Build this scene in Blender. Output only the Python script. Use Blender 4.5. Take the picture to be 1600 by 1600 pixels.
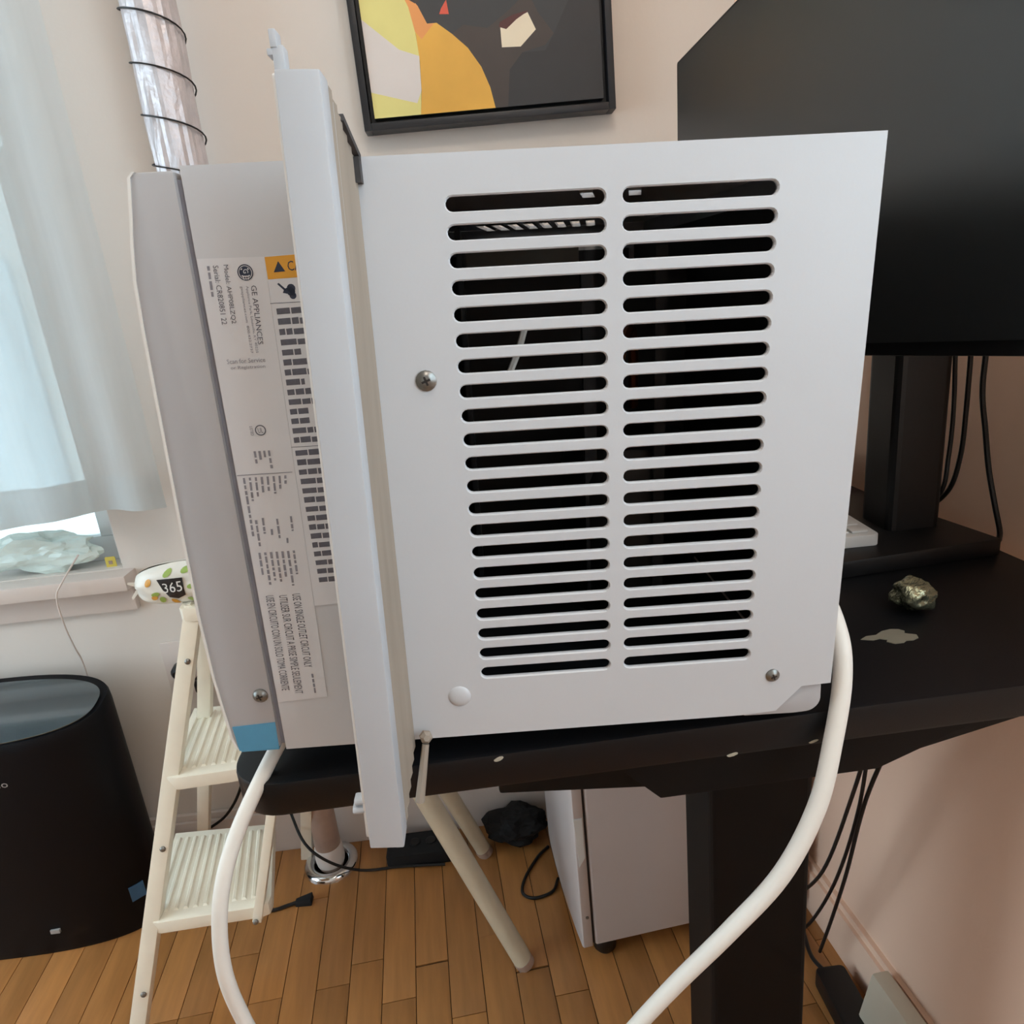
import bpy, bmesh, math, random
from mathutils import Vector, Matrix, noise
random.seed(7)
R_ = math.radians
scene = bpy.context.scene
col = scene.collection
for o in list(bpy.data.objects):
    bpy.data.objects.remove(o)

# ------------------------------------------------------------------ camera
cam_data = bpy.data.cameras.new('camera')
cam_data.sensor_width = 36.0
cam_data.lens = 36.0 * 1085.0 / 1600.0
cam_data.clip_start = 0.02
cam = bpy.data.objects.new('camera', cam_data)
col.objects.link(cam)
# rows: world X, Y, Z in camera axes (right, down, forward)
RX = ((0.9935, -0.1092, 0.0317), (-0.0623, -0.2898, 0.9550), (-0.0951, -0.9508, -0.2948))
m = Matrix(((RX[0][0], -RX[0][1], -RX[0][2]),
            (RX[1][0], -RX[1][1], -RX[1][2]),
            (RX[2][0], -RX[2][1], -RX[2][2]))).to_4x4()
q = m.to_quaternion(); q.normalize()
cam.matrix_world = Matrix.Translation((0, 0, 1.10)) @ q.to_matrix().to_4x4()
scene.camera = cam

# ------------------------------------------------------------------ light
world = bpy.data.worlds.new('daylight'); scene.world = world
world.use_nodes = True
bg = world.node_tree.nodes['Background']
bg.inputs['Color'].default_value = (0.70, 0.885, 1.0, 1)
bg.inputs['Strength'].default_value = 6.0

def area(name, loc, direction, sx, sy, power, color):
    l = bpy.data.lights.new(name, 'AREA'); l.shape = 'RECTANGLE'; l.size = sx; l.size_y = sy
    l.energy = power; l.color = color
    o = bpy.data.objects.new(name, l); col.objects.link(o); o.location = loc
    o.rotation_euler = Vector(direction).to_track_quat('-Z', 'Z').to_euler()
    return o
# unseen warm fill light added overhead to brighten the walls and right side
_b = bpy.data.lights.new('added_fill_bulb', 'POINT'); _b.energy = 17; _b.color = (1.0, 0.90, 0.80); _b.shadow_soft_size = 0.10
_o = bpy.data.objects.new('added_fill_bulb', _b); col.objects.link(_o); _o.location = (0.10, -0.15, 2.33)
# the three windows of the room as portals for the daylight outside
for _n, _l, _d, _a, _b in (('portal_right_window', (0.618, -0.35, 1.60), (-0.9965, -0.0836, 0), 1.1, 1.3),
                           ('portal_side_window', (-2.31, 0.30, 1.35), (1, 0, 0), 1.5, 1.9),
                           ('portal_back_window', (-1.2275, 1.44, 1.40), (0, -1, 0), 1.03, 1.42)):
    area(_n, _l, _d, _a, _b, 1.0, (1, 1, 1)).data.cycles.is_portal = True

scene.view_settings.view_transform = 'Standard'
scene.view_settings.look = 'None'
scene.view_settings.exposure = -0.30
scene.view_settings.gamma = 1.0
scene.view_settings.use_curve_mapping = False
scene.cycles.max_bounces = 6
scene.cycles.use_adaptive_sampling = True
scene.cycles.adaptive_threshold = 0.1
scene.cycles.adaptive_min_samples = 16
scene.cycles.diffuse_bounces = 3
scene.cycles.glossy_bounces = 3
scene.cycles.transparent_max_bounces = 12

# ------------------------------------------------------------------ materials
def srgb(r, g, b):
    f = lambda c: (c / 255.0) / 12.92 if c <= 10 else (((c / 255.0) + 0.055) / 1.055) ** 2.4
    return (f(r), f(g), f(b), 1.0)

def mat(name, rgb, rough=0.5, metal=0.0, var=0.04, scale=30.0, bump=0.0, bscale=200.0, spec=0.5, coat=0.0, objvar=0.0, stretch=None, alpha=None):
    mt = bpy.data.materials.new(name); mt.use_nodes = True
    nt = mt.node_tree; N = nt.nodes; L = nt.links
    b = N['Principled BSDF']
    b.inputs['Roughness'].default_value = rough
    b.inputs['Metallic'].default_value = metal
    b.inputs['Specular IOR Level'].default_value = spec
    b.inputs['Coat Weight'].default_value = coat
    c = srgb(*rgb)
    tc = N.new('ShaderNodeTexCoord'); mp = N.new('ShaderNodeMapping')
    L.new(tc.outputs['Object'], mp.inputs['Vector'])
    if stretch: mp.inputs['Scale'].default_value = stretch
    nz = N.new('ShaderNodeTexNoise'); nz.inputs['Scale'].default_value = scale; nz.inputs['Detail'].default_value = 5
    L.new(mp.outputs['Vector'], nz.inputs['Vector'])
    mix = N.new('ShaderNodeMix'); mix.data_type = 'RGBA'; mix.blend_type = 'MULTIPLY'
    mix.inputs[0].default_value = 1.0
    mix.inputs[6].default_value = c
    mr = N.new('ShaderNodeMapRange'); mr.inputs['From Min'].default_value = 0.3; mr.inputs['From Max'].default_value = 0.7
    mr.inputs['To Min'].default_value = 1.0 - var; mr.inputs['To Max'].default_value = 1.0 + var
    L.new(nz.outputs['Fac'], mr.inputs['Value'])
    L.new(mr.outputs['Result'], mix.inputs[7])
    out = mix.outputs[2]
    if objvar:
        oi = N.new('ShaderNodeObjectInfo'); hs = N.new('ShaderNodeHueSaturation')
        mv = N.new('ShaderNodeMapRange'); mv.inputs['To Min'].default_value = 1.0 - objvar; mv.inputs['To Max'].default_value = 1.0 + objvar
        L.new(oi.outputs['Random'], mv.inputs['Value']); L.new(mv.outputs['Result'], hs.inputs['Value'])
        L.new(out, hs.inputs['Color']); out = hs.outputs['Color']
    L.new(out, b.inputs['Base Color'])
    if bump:
        n2 = N.new('ShaderNodeTexNoise'); n2.inputs['Scale'].default_value = bscale; n2.inputs['Detail'].default_value = 3
        L.new(mp.outputs['Vector'], n2.inputs['Vector'])
        bp = N.new('ShaderNodeBump'); bp.inputs['Strength'].default_value = bump; bp.inputs['Distance'].default_value = 0.002
        L.new(n2.outputs['Fac'], bp.inputs['Height']); L.new(bp.outputs['Normal'], b.inputs['Normal'])
    return mt

M = {}
M['wall'] = mat('wall_paint', (228, 219, 211), 0.75, var=0.015, scale=3, bump=0.12, bscale=120)
M['wall_pink_bounce'] = mat('wall_paint_bounce_tint', (246, 206, 180), 0.75, var=0.015, scale=3, bump=0.12, bscale=120)  # pinkish paint with the floor's warm bounce put into its colour
M['ceil'] = mat('ceiling_paint', (240, 236, 228), 0.8, var=0.01, scale=3)
M['trim'] = mat('trim_paint', (222, 210, 203), 0.45, var=0.02, scale=8, bump=0.05)
M['sash'] = mat('window_frame_paint', (236, 238, 238), 0.4, var=0.01)
M['floor'] = mat('subfloor_wood', (70, 42, 24), 0.7, var=0.2)
M['plank'] = mat('oak_plank', (176, 120, 68), 0.36, var=0.16, scale=6, stretch=(9, 1.0, 9), bump=0.06, bscale=40, objvar=0.20, coat=0.12)
M['ac_white'] = mat('painted_steel_white', (200, 199, 201), 0.38, var=0.012, scale=14, bump=0.02, bscale=500)
M['ac_plastic'] = mat('plastic_off_white', (178, 175, 176), 0.42, var=0.015, scale=18)
M['rail_white'] = mat('rail_plastic_white', (186, 186, 189), 0.45, var=0.02, scale=22)
M['lit_rim'] = mat('lit_rim_white', (232, 226, 220), 0.35, var=0.02, scale=22)  # near-white standing in for window light on the left rims
M['tan'] = mat('accordion_beige', (152, 138, 124), 0.7, var=0.10, scale=60, stretch=(1, 1, 0.15))
M['foam'] = mat('foam_dirty_grey', (70, 66, 66), 0.9, var=0.3, scale=90)
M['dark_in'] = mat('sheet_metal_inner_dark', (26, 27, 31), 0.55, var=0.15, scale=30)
M['grey_in'] = mat('sheet_metal_inner_grey', (120, 118, 112), 0.5, var=0.1, scale=25)
M['seam_grey'] = mat('seam_grey', (132, 132, 142), 0.6, var=0.1, scale=60)
M['copper'] = mat('copper_pipe', (150, 92, 60), 0.35, metal=0.9, var=0.1)
M['label'] = mat('label_paper', (214, 212, 214), 0.35, var=0.008)
M['ink'] = mat('label_ink', (92, 91, 100), 0.5, var=0.1, scale=800)
M['ink2'] = mat('label_ink_light', (136, 134, 142), 0.5, var=0.1, scale=800)
M['navy'] = mat('logo_ink_navy', (38, 46, 66), 0.4, var=0.03)
M['orange'] = mat('caution_orange', (222, 158, 50), 0.4, var=0.03)
M['tape'] = mat('blue_tape', (86, 152, 186), 0.5, var=0.06, scale=40, bump=0.15, bscale=120)
M['screw'] = mat('screw_steel', (132, 130, 126), 0.35, metal=0.85, var=0.15, scale=300)
M['screw_dark'] = mat('screw_recess', (54, 50, 48), 0.6, metal=0.4, var=0.2)
M['cord_white'] = mat('cord_white', (236, 229, 220), 0.5, var=0.02)
M['black_desk'] = mat('desk_black_laminate', (12, 13, 16), 0.40, var=0.08, scale=60, bump=0.04, bscale=900, spec=0.3)
M['black_metal'] = mat('powder_coat_black', (9, 9, 10), 0.6, var=0.1, scale=80, bump=0.06, bscale=1200, spec=0.2)
M['black_plastic'] = mat('plastic_black', (11, 11, 13), 0.45, var=0.08, scale=40)
M['screen'] = mat('monitor_screen', (30, 32, 34), 0.36, var=0.02, scale=5, spec=1.0)
M['cable'] = mat('cable_black', (14, 13, 15), 0.5, var=0.05)
M['fabric_black'] = mat('fabric_black', (15, 15, 17), 0.9, var=0.2, scale=80)
M['cream'] = mat('ladder_cream_paint', (252, 243, 224), 0.38, var=0.03, scale=20)
M['leg_cream'] = mat('tube_cream', (206, 190, 164), 0.45, var=0.04, scale=30)
M['fridge'] = mat('fridge_enamel', (206, 196, 194), 0.35, var=0.012, scale=10, bump=0.06, bscale=400)
M['gasket'] = mat('rubber_gasket', (38, 34, 36), 0.7, var=0.05)
M['pipe_brown'] = mat('pipe_tarnished', (178, 152, 138), 0.45, metal=0.1, var=0.15, scale=20)
M['chrome'] = mat('chrome', (220, 222, 224), 0.12, metal=1.0, var=0.02)
M['film'] = mat('foil_film', (206, 200, 203), 0.34, metal=0.25, var=0.10, scale=40, bump=0.9, bscale=70)
M['purifier'] = mat('purifier_black', (9, 10, 15), 0.50, var=0.06, scale=25, spec=0.18)
M['purifier_panel'] = mat('purifier_gloss_panel', (120, 134, 140), 0.14, metal=0.7, var=0.03, scale=12, spec=0.9, coat=0.6)
M['grey_print'] = mat('grey_print', (168, 164, 162), 0.4, var=0.03)
M['blue_sticker'] = mat('blue_sticker', (60, 108, 150), 0.4, var=0.05)
M['bag'] = mat('snack_bag_film', (236, 232, 222), 0.3, var=0.04, scale=25, bump=0.25, bscale=60)
M['bag_green'] = mat('bag_print_green', (158, 184, 92), 0.35, var=0.06)
M['bag_orange'] = mat('bag_print_orange', (230, 168, 70), 0.35, var=0.06)
M['bag_black'] = mat('bag_label_black', (34, 30, 30), 0.35, var=0.06)
M['white_ink'] = mat('white_ink', (232, 230, 226), 0.4, var=0.01)
M['foil'] = mat('crumpled_foil', (150, 152, 128), 0.25, metal=0.8, var=0.3, scale=60, bump=1.0, bscale=130, stretch=(1, 2.2, 1))
M['sticker_grey'] = mat('matte_sticker', (128, 122, 108), 0.55, var=0.06, scale=60)
M['chip'] = mat('chipped_fibreboard', (176, 166, 148), 0.8, var=0.1, scale=300)
M['frame_black'] = mat('picture_frame_black', (28, 29, 34), 0.4, var=0.06, scale=30, stretch=(1, 20, 20))
M['art_dark'] = mat('print_charcoal', (54, 56, 59), 0.5, var=0.03)
M['art_dark2'] = mat('print_brown_charcoal', (66, 58, 55), 0.5, var=0.05)
M['art_dark3'] = mat('print_slate', (46, 47, 50), 0.5, var=0.05)
M['art_orange'] = mat('print_orange', (232, 176, 74), 0.5, var=0.08, scale=10)
M['art_orange2'] = mat('print_peach', (238, 160, 92), 0.5, var=0.06, scale=14)
M['art_yellow'] = mat('print_yellow', (232, 222, 142), 0.5, var=0.05, scale=12)
M['art_white'] = mat('print_white', (224, 216, 212), 0.5, var=0.03, scale=12)
M['art_cream'] = mat('print_cream', (240, 226, 200), 0.5, var=0.02)
M['art_red'] = mat('print_red', (224, 92, 70), 0.5, var=0.05)
M['art_wine'] = mat('print_wine', (84, 40, 40), 0.5, var=0.05)
M['bottle'] = mat('pale_green_plastic', (226, 240, 234), 0.3, var=0.08, scale=20)
M['tag_yellow'] = mat('yellow_tag', (222, 200, 90), 0.5, var=0.03)
M['heater'] = mat('heater_cover_cream', (206, 192, 172), 0.45, var=0.04, scale=20)
M['facade'] = mat('facade_render', (186, 186, 184), 0.9, var=0.06, scale=2)
M['facade_glass'] = mat('facade_glass', (168, 180, 186), 0.3, var=0.03)
M['kb'] = mat('keyboard_white', (226, 226, 224), 0.4, var=0.01)
M['greybox'] = mat('dark_grey_box', (78, 72, 72), 0.6, var=0.05)

def sheer():
    mt = bpy.data.materials.new('sheer_curtain_fabric'); mt.use_nodes = True
    nt = mt.node_tree; N = nt.nodes; L = nt.links; N.clear()
    out = N.new('ShaderNodeOutputMaterial')
    tr = N.new('ShaderNodeBsdfTransparent'); tr.inputs['Color'].default_value = (0.97, 0.99, 1, 1)
    tl = N.new('ShaderNodeBsdfTranslucent'); tl.inputs['Color'].default_value = (0.66, 0.70, 0.71, 1)
    df = N.new('ShaderNodeBsdfDiffuse'); df.inputs['Color'].default_value = (0.83, 0.85, 0.85, 1)
    m1 = N.new('ShaderNodeMixShader'); m1.inputs[0].default_value = 0.5
    L.new(tl.outputs[0], m1.inputs[1]); L.new(df.outputs[0], m1.inputs[2])
    wv = N.new('ShaderNodeTexNoise'); wv.inputs['Scale'].default_value = 14
    tc = N.new('ShaderNodeTexCoord'); mp = N.new('ShaderNodeMapping'); mp.inputs['Scale'].default_value = (3, 1, 0.15)
    L.new(tc.outputs['Object'], mp.inputs['Vector']); L.new(mp.outputs['Vector'], wv.inputs['Vector'])
    mr = N.new('ShaderNodeMapRange'); mr.inputs['To Min'].default_value = 0.74; mr.inputs['To Max'].default_value = 0.93
    L.new(wv.outputs['Fac'], mr.inputs['Value'])
    m2 = N.new('ShaderNodeMixShader'); L.new(mr.outputs['Result'], m2.inputs[0])
    L.new(tr.outputs[0], m2.inputs[1]); L.new(m1.outputs[0], m2.inputs[2])
    L.new(m2.outputs[0], out.inputs['Surface'])
    return mt
M['sheer'] = sheer()

def glassmat():
    mt = bpy.data.materials.new('window_glass'); mt.use_nodes = True
    nt = mt.node_tree; N = nt.nodes; L = nt.links; N.clear()
    out = N.new('ShaderNodeOutputMaterial')
    tr = N.new('ShaderNodeBsdfTransparent'); tr.inputs['Color'].default_value = (0.95, 0.98, 0.97, 1)
    gl = N.new('ShaderNodeBsdfGlossy'); gl.inputs['Roughness'].default_value = 0.03
    fr = N.new('ShaderNodeFresnel'); fr.inputs['IOR'].default_value = 1.45
    mx = N.new('ShaderNodeMixShader'); L.new(fr.outputs[0], mx.inputs[0])
    L.new(tr.outputs[0], mx.inputs[1]); L.new(gl.outputs[0], mx.inputs[2]); L.new(mx.outputs[0], out.inputs['Surface'])
    return mt
M['glass'] = glassmat()

# ------------------------------------------------------------------ mesh helpers
class MB:
    def __init__(s): s.v = []; s.f = []; s.mi = []
    def add(s, vs, fs, mi=0):
        k = len(s.v); s.v += [tuple(p) for p in vs]
        for f in fs: s.f.append(tuple(i + k for i in f)); s.mi.append(mi)
    def box(s, a, b, mi=0):
        (x0, y0, z0), (x1, y1, z1) = a, b
        vs = [(x0, y0, z0), (x1, y0, z0), (x1, y1, z0), (x0, y1, z0), (x0, y0, z1), (x1, y0, z1), (x1, y1, z1), (x0, y1, z1)]
        s.add(vs, [(0, 3, 2, 1), (4, 5, 6, 7), (0, 1, 5, 4), (1, 2, 6, 5), (2, 3, 7, 6), (3, 0, 4, 7)], mi)
        return s
    def hexa(s, vs, mi=0):
        s.add(vs, [(0, 3, 2, 1), (4, 5, 6, 7), (0, 1, 5, 4), (1, 2, 6, 5), (2, 3, 7, 6), (3, 0, 4, 7)], mi); return s
    def rbox(s, a, b, r, n=4, axis='z', mi=0):
        """box with its four edges along AXIS rounded"""
        a = list(a); b = list(b); k = 'xyz'.index(axis); i, j = [t for t in range(3) if t != k]
        r = min(r, (b[i] - a[i]) / 2 - 1e-6, (b[j] - a[j]) / 2 - 1e-6)
        prof = []
        for cx, cy, a0 in ((b[i] - r, b[j] - r, 0), (a[i] + r, b[j] - r, 90), (a[i] + r, a[j] + r, 180), (b[i] - r, a[j] + r, 270)):
            for t in range(n + 1):
                an = R_(a0 + 90 * t / n); prof.append((cx + r * math.cos(an), cy + r * math.sin(an)))
        s.prism(prof, k, i, j, a[k], b[k], mi); return s
    def prism(s, prof, k, i, j, k0, k1, mi=0):
        n = len(prof); vs = []
        for kk in (k0, k1):
            for p in prof:
                q = [0, 0, 0]; q[k] = kk; q[i] = p[0]; q[j] = p[1]; vs.append(q)
        fs = [tuple(range(n))[::-1], tuple(range(n, 2 * n))]
        for t in range(n): fs.append((t, (t + 1) % n, n + (t + 1) % n, n + t))
        s.add(vs, fs, mi); return s
    def tube(s, pts, r, n=10, caps=True, mi=0):
        pts = [Vector(p) for p in pts]; rs = r if isinstance(r, (list, tuple)) else [r] * len(pts)
        up = None; base = len(s.v); vs = []
        for t, p in enumerate(pts):
            d = (pts[min(t + 1, len(pts) - 1)] - pts[max(t - 1, 0)]).normalized()
            if up is None:
                up = d.orthogonal().normalized()
            else:
                up = (up - d * up.dot(d)).normalized()
            w = d.cross(up)
            for a in range(n):
                an = 2 * math.pi * a / n
                vs.append(p + (up * math.cos(an) + w * math.sin(an)) * rs[t])
        fs = []
        for t in range(len(pts) - 1):
            for a in range(n):
                fs.append((t * n + a, t * n + (a + 1) % n, (t + 1) * n + (a + 1) % n, (t + 1) * n + a))
        if caps:
            fs.append(tuple(range(n))[::-1]); fs.append(tuple((len(pts) - 1) * n + a for a in range(n)))
        s.add(vs, fs, mi); return s
    def bar(s, p0, p1, w, t, up=(0, 0, 1), mi=0):
        """rectangular bar from p0 to p1, width w (sideways), thickness t (along up-ish)"""
        p0, p1 = Vector(p0), Vector(p1); d = (p1 - p0).normalized(); up = Vector(up)
        side = d.cross(up).normalized(); u = side.cross(d).normalized()
        vs = []
        for p in (p0, p1):
            for a, b in ((-1, -1), (1, -1), (1, 1), (-1, 1)):
                vs.append(p + side * (a * w / 2) + u * (b * t / 2))
        s.add(vs, [(0, 1, 2, 3)[::-1], (4, 5, 6, 7), (0, 1, 5, 4), (1, 2, 6, 5), (2, 3, 7, 6), (3, 0, 4, 7)], mi); return s
    def lathe(s, prof, center=(0, 0, 0), n=24, axis=(0, 0, 1), mi=0):
        ax = Vector(axis).normalized(); u = ax.orthogonal().normalized(); w = ax.cross(u); c = Vector(center)
        vs = []
        for r, h in prof:
            for a in range(n):
                an = 2 * math.pi * a / n
                vs.append(c + ax * h + (u * math.cos(an) + w * math.sin(an)) * r)
        fs = []
        for t in range(len(prof) - 1):
            for a in range(n):
                fs.append((t * n + a, t * n + (a + 1) % n, (t + 1) * n + (a + 1) % n, (t + 1) * n + a))
        fs.append(tuple(range(n))[::-1]); fs.append(tuple((len(prof) - 1) * n + a for a in range(n)))
        s.add(vs, fs, mi); return s
    def shift(s, d):
        s.v = [(x - d[0], y - d[1], z - d[2]) for x, y, z in s.v]; return s
    def build(s, name, mats, parent=None, smooth=False, bevel=0.0):
        me = bpy.data.meshes.new(name)
        me.from_pydata(s.v, [], s.f)
        if not isinstance(mats, (list, tuple)): mats = [mats]
        for mm in mats: me.materials.append(M[mm])
        me.polygons.foreach_set('material_index', s.mi)
        bm = bmesh.new(); bm.from_mesh(me)
        bmesh.ops.recalc_face_normals(bm, faces=bm.faces)
        if bevel:
            es = [e for e in bm.edges if len(e.link_faces) == 2 and e.calc_face_angle(0) > 0.6]
            bmesh.ops.bevel(bm, geom=es, offset=bevel, segments=2, affect='EDGES', profile=0.6)
            smooth = True
        bm.to_mesh(me); bm.free()
        if smooth:
            me.polygons.foreach_set('use_smooth', [True] * len(me.polygons))
            try: me.set_sharp_from_angle(angle=R_(40))
            except Exception: pass
        me.update()
        o = bpy.data.objects.new(name, me); col.objects.link(o)
        if parent: o.parent = parent
        return o

def tag(o, label=None, cat=None, group=None, kind=None):
    if label: o['label'] = label
    if cat: o['category'] = cat
    if group: o['group'] = group
    if kind: o['kind'] = kind
    return o
def empty(name, loc=(0, 0, 0), label=None, cat=None, group=None, kind=None):
    o = bpy.data.objects.new(name, None); col.objects.link(o); o.location = loc; o.empty_display_size = 0.05
    return tag(o, label, cat, group, kind)
def smooth_path(pts, n=8):
    pts = [Vector(p) for p in pts]; P = [pts[0] * 2 - pts[1]] + pts + [pts[-1] * 2 - pts[-2]]; out = []
    for i in range(1, len(P) - 2):
        for k in range(n):
            t = k / n; a, b, c, d = P[i - 1], P[i], P[i + 1], P[i + 2]
            out.append(0.5 * ((2 * b) + (c - a) * t + (2 * a - 5 * b + 4 * c - d) * t * t + (3 * b - a - 3 * c + d) * t ** 3))
    out.append(pts[-1]); return out

def text_verts(body, bold=0.0):
    """flat glyph mesh of BODY with the built-in font, unit box [0..w] x [0..h]"""
    cu = bpy.data.curves.new('glyphs', 'FONT'); cu.body = body; cu.size = 1.0; cu.resolution_u = 2; cu.offset = bold
    o = bpy.data.objects.new('glyphs', cu); col.objects.link(o)
    dg = bpy.context.evaluated_depsgraph_get()
    me = bpy.data.meshes.new_from_object(o.evaluated_get(dg))
    vs = [v.co.copy() for v in me.vertices]; fs = [tuple(p.vertices) for p in me.polygons]
    bpy.data.objects.remove(o); bpy.data.curves.remove(cu); bpy.data.meshes.remove(me)
    x0 = min(v.x for v in vs); x1 = max(v.x for v in vs); y0 = min(v.y for v in vs); y1 = max(v.y for v in vs)
    return [((v.x - x0) / (x1 - x0), (v.y - y0) / (y1 - y0)) for v in vs], fs
def put_text(mb, body, origin, du, dv, mi=0, bold=0.0):
    """text box from ORIGIN (lower left of the first letter), DU spans its length, DV its height"""
    vs, fs = text_verts(body, bold); o = Vector(origin); du = Vector(du); dv = Vector(dv)
    mb.add([o + du * a + dv * b for a, b in vs], fs, mi)

# ------------------------------------------------------------------ room shell
YW = 1.277
RD = Vector((-0.0836, 0.9965, 0.0)); RN = Vector((0.9965, 0.0836, 0.0)); RW0 = Vector((0.507, 0.932, 0.0))
def rwall(y, off=0.0):     # point on the right wall at depth y, OFF metres into the room
    t = (y - RW0.y) / RD.y; p = RW0 + RD * t - RN * off; return p
WX0, WX1, WZ0, WZ1 = -1.75, -0.705, 0.68, 2.12
def wall_strip(mb, x0, x1, z0, z1): mb.box((x0, YW, z0), (x1, YW + 0.16, z1))
b = MB()
wall_strip(b, -2.45, WX0, 0, 2.6); wall_strip(b, WX1, 0.66, 0, 2.6)
wall_strip(b, WX0, WX1, 0, WZ0 - 0.0); wall_strip(b, WX0, WX1, WZ1, 2.6)
tag(b.build('wall_back', 'wall'), kind='structure')
b = MB()
def rseg(ya, yb, z0, z1):
    p0, p1, o_ = rwall(ya), rwall(yb), RN * 0.12
    q = [p1, p1 + o_, p0 + o_, p0]
    b.hexa([v + Vector((0, 0, z0)) for v in q] + [v + Vector((0, 0, z1)) for v in q])
rseg(YW + 0.02, 0.20, 0, 2.6); rseg(-0.90, -2.1, 0, 2.6); rseg(0.20, -0.90, 0, 0.95); rseg(0.20, -0.90, 2.25, 2.6)
tag(b.build('wall_right', 'wall_pink_bounce'), kind='structure')
b = MB()
b.box((-2.45, -2.15, 0), (-2.3, -0.45, 2.6)); b.box((-2.45, 1.05, 0), (-2.3, YW, 2.6))
b.box((-2.45, -0.45, 0), (-2.3, 1.05, 0.4)); b.box((-2.45, -0.45, 2.3), (-2.3, 1.05, 2.6))
tag(b.build('wall_left', 'wall'), kind='structure')
b = MB()
b.box((-2.45, -2.15, 0), (0.95, -2.0, 2.6))
tag(b.build('wall_rear', 'wall'), kind='structure')
tag(MB().box((-2.45, -2.55, 2.6), (1.0, YW + 0.16, 2.7)).build('ceiling', 'ceil'), kind='structure')
floor = tag(MB().box((-2.45, -2.55, -0.08), (1.0, YW + 0.16, -0.004)).build('floor', 'floor'), kind='structure')
# strip oak planks, parallel to the right wall; one object each
PW = 0.0570
def plank(u0, v0, v1):
    g = 0.0006
    mb = MB(); h = 0.0035
    ll = v1 - v0 - 2 * g
    mb.box((-PW / 2 + g, -ll / 2, -h), (PW / 2 - g, ll / 2, 0.0))
    c = RN * (u0 + PW / 2) + RD * ((v0 + v1) / 2)
    key = round(ll, 2)
    if key in plank.cache:
        o = bpy.data.objects.new('floor_plank', plank.cache[key]); col.objects.link(o)
    else:
        o = mb.build('floor_plank', 'plank', bevel=0.0006); plank.cache[key] = o.data
    o.parent = floor; o.location = (c.x, c.y, 0.0); o.rotation_euler = (0, 0, math.atan2(-RD.x, RD.y))
plank.cache = {}
U0 = -0.1934
fixed = {-1: [0.985], 1: [0.955], 0: [0.90], 4: [0.905], 3: [0.99]}
for k in range(-21, 14):
    u = U0 + k * PW
    rr = random.Random(k * 13 + 5)
    cuts = [0.30]
    v = 0.30 + rr.choice([0.15, 0.25, 0.35, 0.45])
    js = fixed.get(k)
    if js: cuts += [js[0] - 0.45] + js
    else:
        cuts += [v]
        v += rr.choice([0.3, 0.4, 0.5]); cuts += [v]
    end = 1.36
    cuts = [c for c in cuts if c < end - 0.1] + [end]
    for a, c in zip(cuts[:-1], cuts[1:]):
        mid = RN * (u + PW / 2) + RD * c
        plank(u, a, round(a + round(c - a, 2), 4) if c != end else c)
# remaining floor towards the photographer: same strips, far outside the picture
b = MB()
for k in range(-32, 20):
    u = U0 + k * PW
    for a, c in ((-2.6, -1.3), (-1.3, -0.4), (-0.4, 0.30)):
        P = [RN * (u + 0.0006) + RD * a, RN * (u + PW - 0.0006) + RD * a, RN * (u + PW - 0.0006) + RD * (c - 0.001), RN * (u + 0.0006) + RD * (c - 0.001)]
        b.hexa([p + Vector((0, 0, -0.0035)) for p in P] + [p for p in P])
for k in range(-36, -21):
    u = U0 + k * PW
    P = [RN * (u + 0.0006) + RD * 0.3, RN * (u + PW - 0.0006) + RD * 0.3, RN * (u + PW - 0.0006) + RD * 1.3, RN * (u + 0.0006) + RD * 1.3]
    b.hexa([p + Vector((0, 0, -0.0035)) for p in P] + [p for p in P])
tag(b.build('floor_plank_field', 'plank', floor), kind='stuff')

# pale facade added outside the window to dim its view and light
ob = empty('added_facade', (-3.0, 4.6, -1.0), 'pale facade added outside the window to dim the view behind the curtain', 'building')
MB().box((-6, 0, 0), (6, 0.3, 9)).build('facade', 'facade', ob)
for i in range(7):
    for j in range(3): MB().box((-5 + i * 1.5, -0.04, 1.0 + j * 2.6), (-4.2 + i * 1.5, 0.0, 2.6 + j * 2.6)).build('facade_window', 'facade_glass', ob)
cl = empty('added_fill_fixture', (0.10, -0.15, 2.6), 'unseen round white mount added above the fill light', 'lamp')  # fixture made up to go with the added fill light
MB().lathe([(0.07, -0.001), (0.07, -0.03), (0.02, -0.04), (0.012, -0.12)], n=24).build('fill_bulb_mount', 'sash', cl, smooth=True)
# baseboards
b = MB(); b.box((-2.3, YW - 0.016, 0), (0.47, YW, 0.10)); b.box((-2.3, YW - 0.010, 0.10), (0.47, YW, 0.115))
tag(b.build('baseboard_back', 'trim', bevel=0.002), kind='structure')
b = MB()
for off, z0, z1 in ((0.014, 0, 0.085), (0.008, 0.085, 0.098)):
    a0, a1 = rwall(YW - 0.02), rwall(-1.95); c0, c1 = rwall(YW - 0.02, off), rwall(-1.95, off)
    b.hexa([c1, a1, a0, c0] and [Vector((p.x, p.y, z0)) for p in (c1, a1, a0, c0)] + [Vector((p.x, p.y, z1)) for p in (c1, a1, a0, c0)])
tag(b.build('baseboard_right', 'wall_pink_bounce'), kind='structure')

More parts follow.
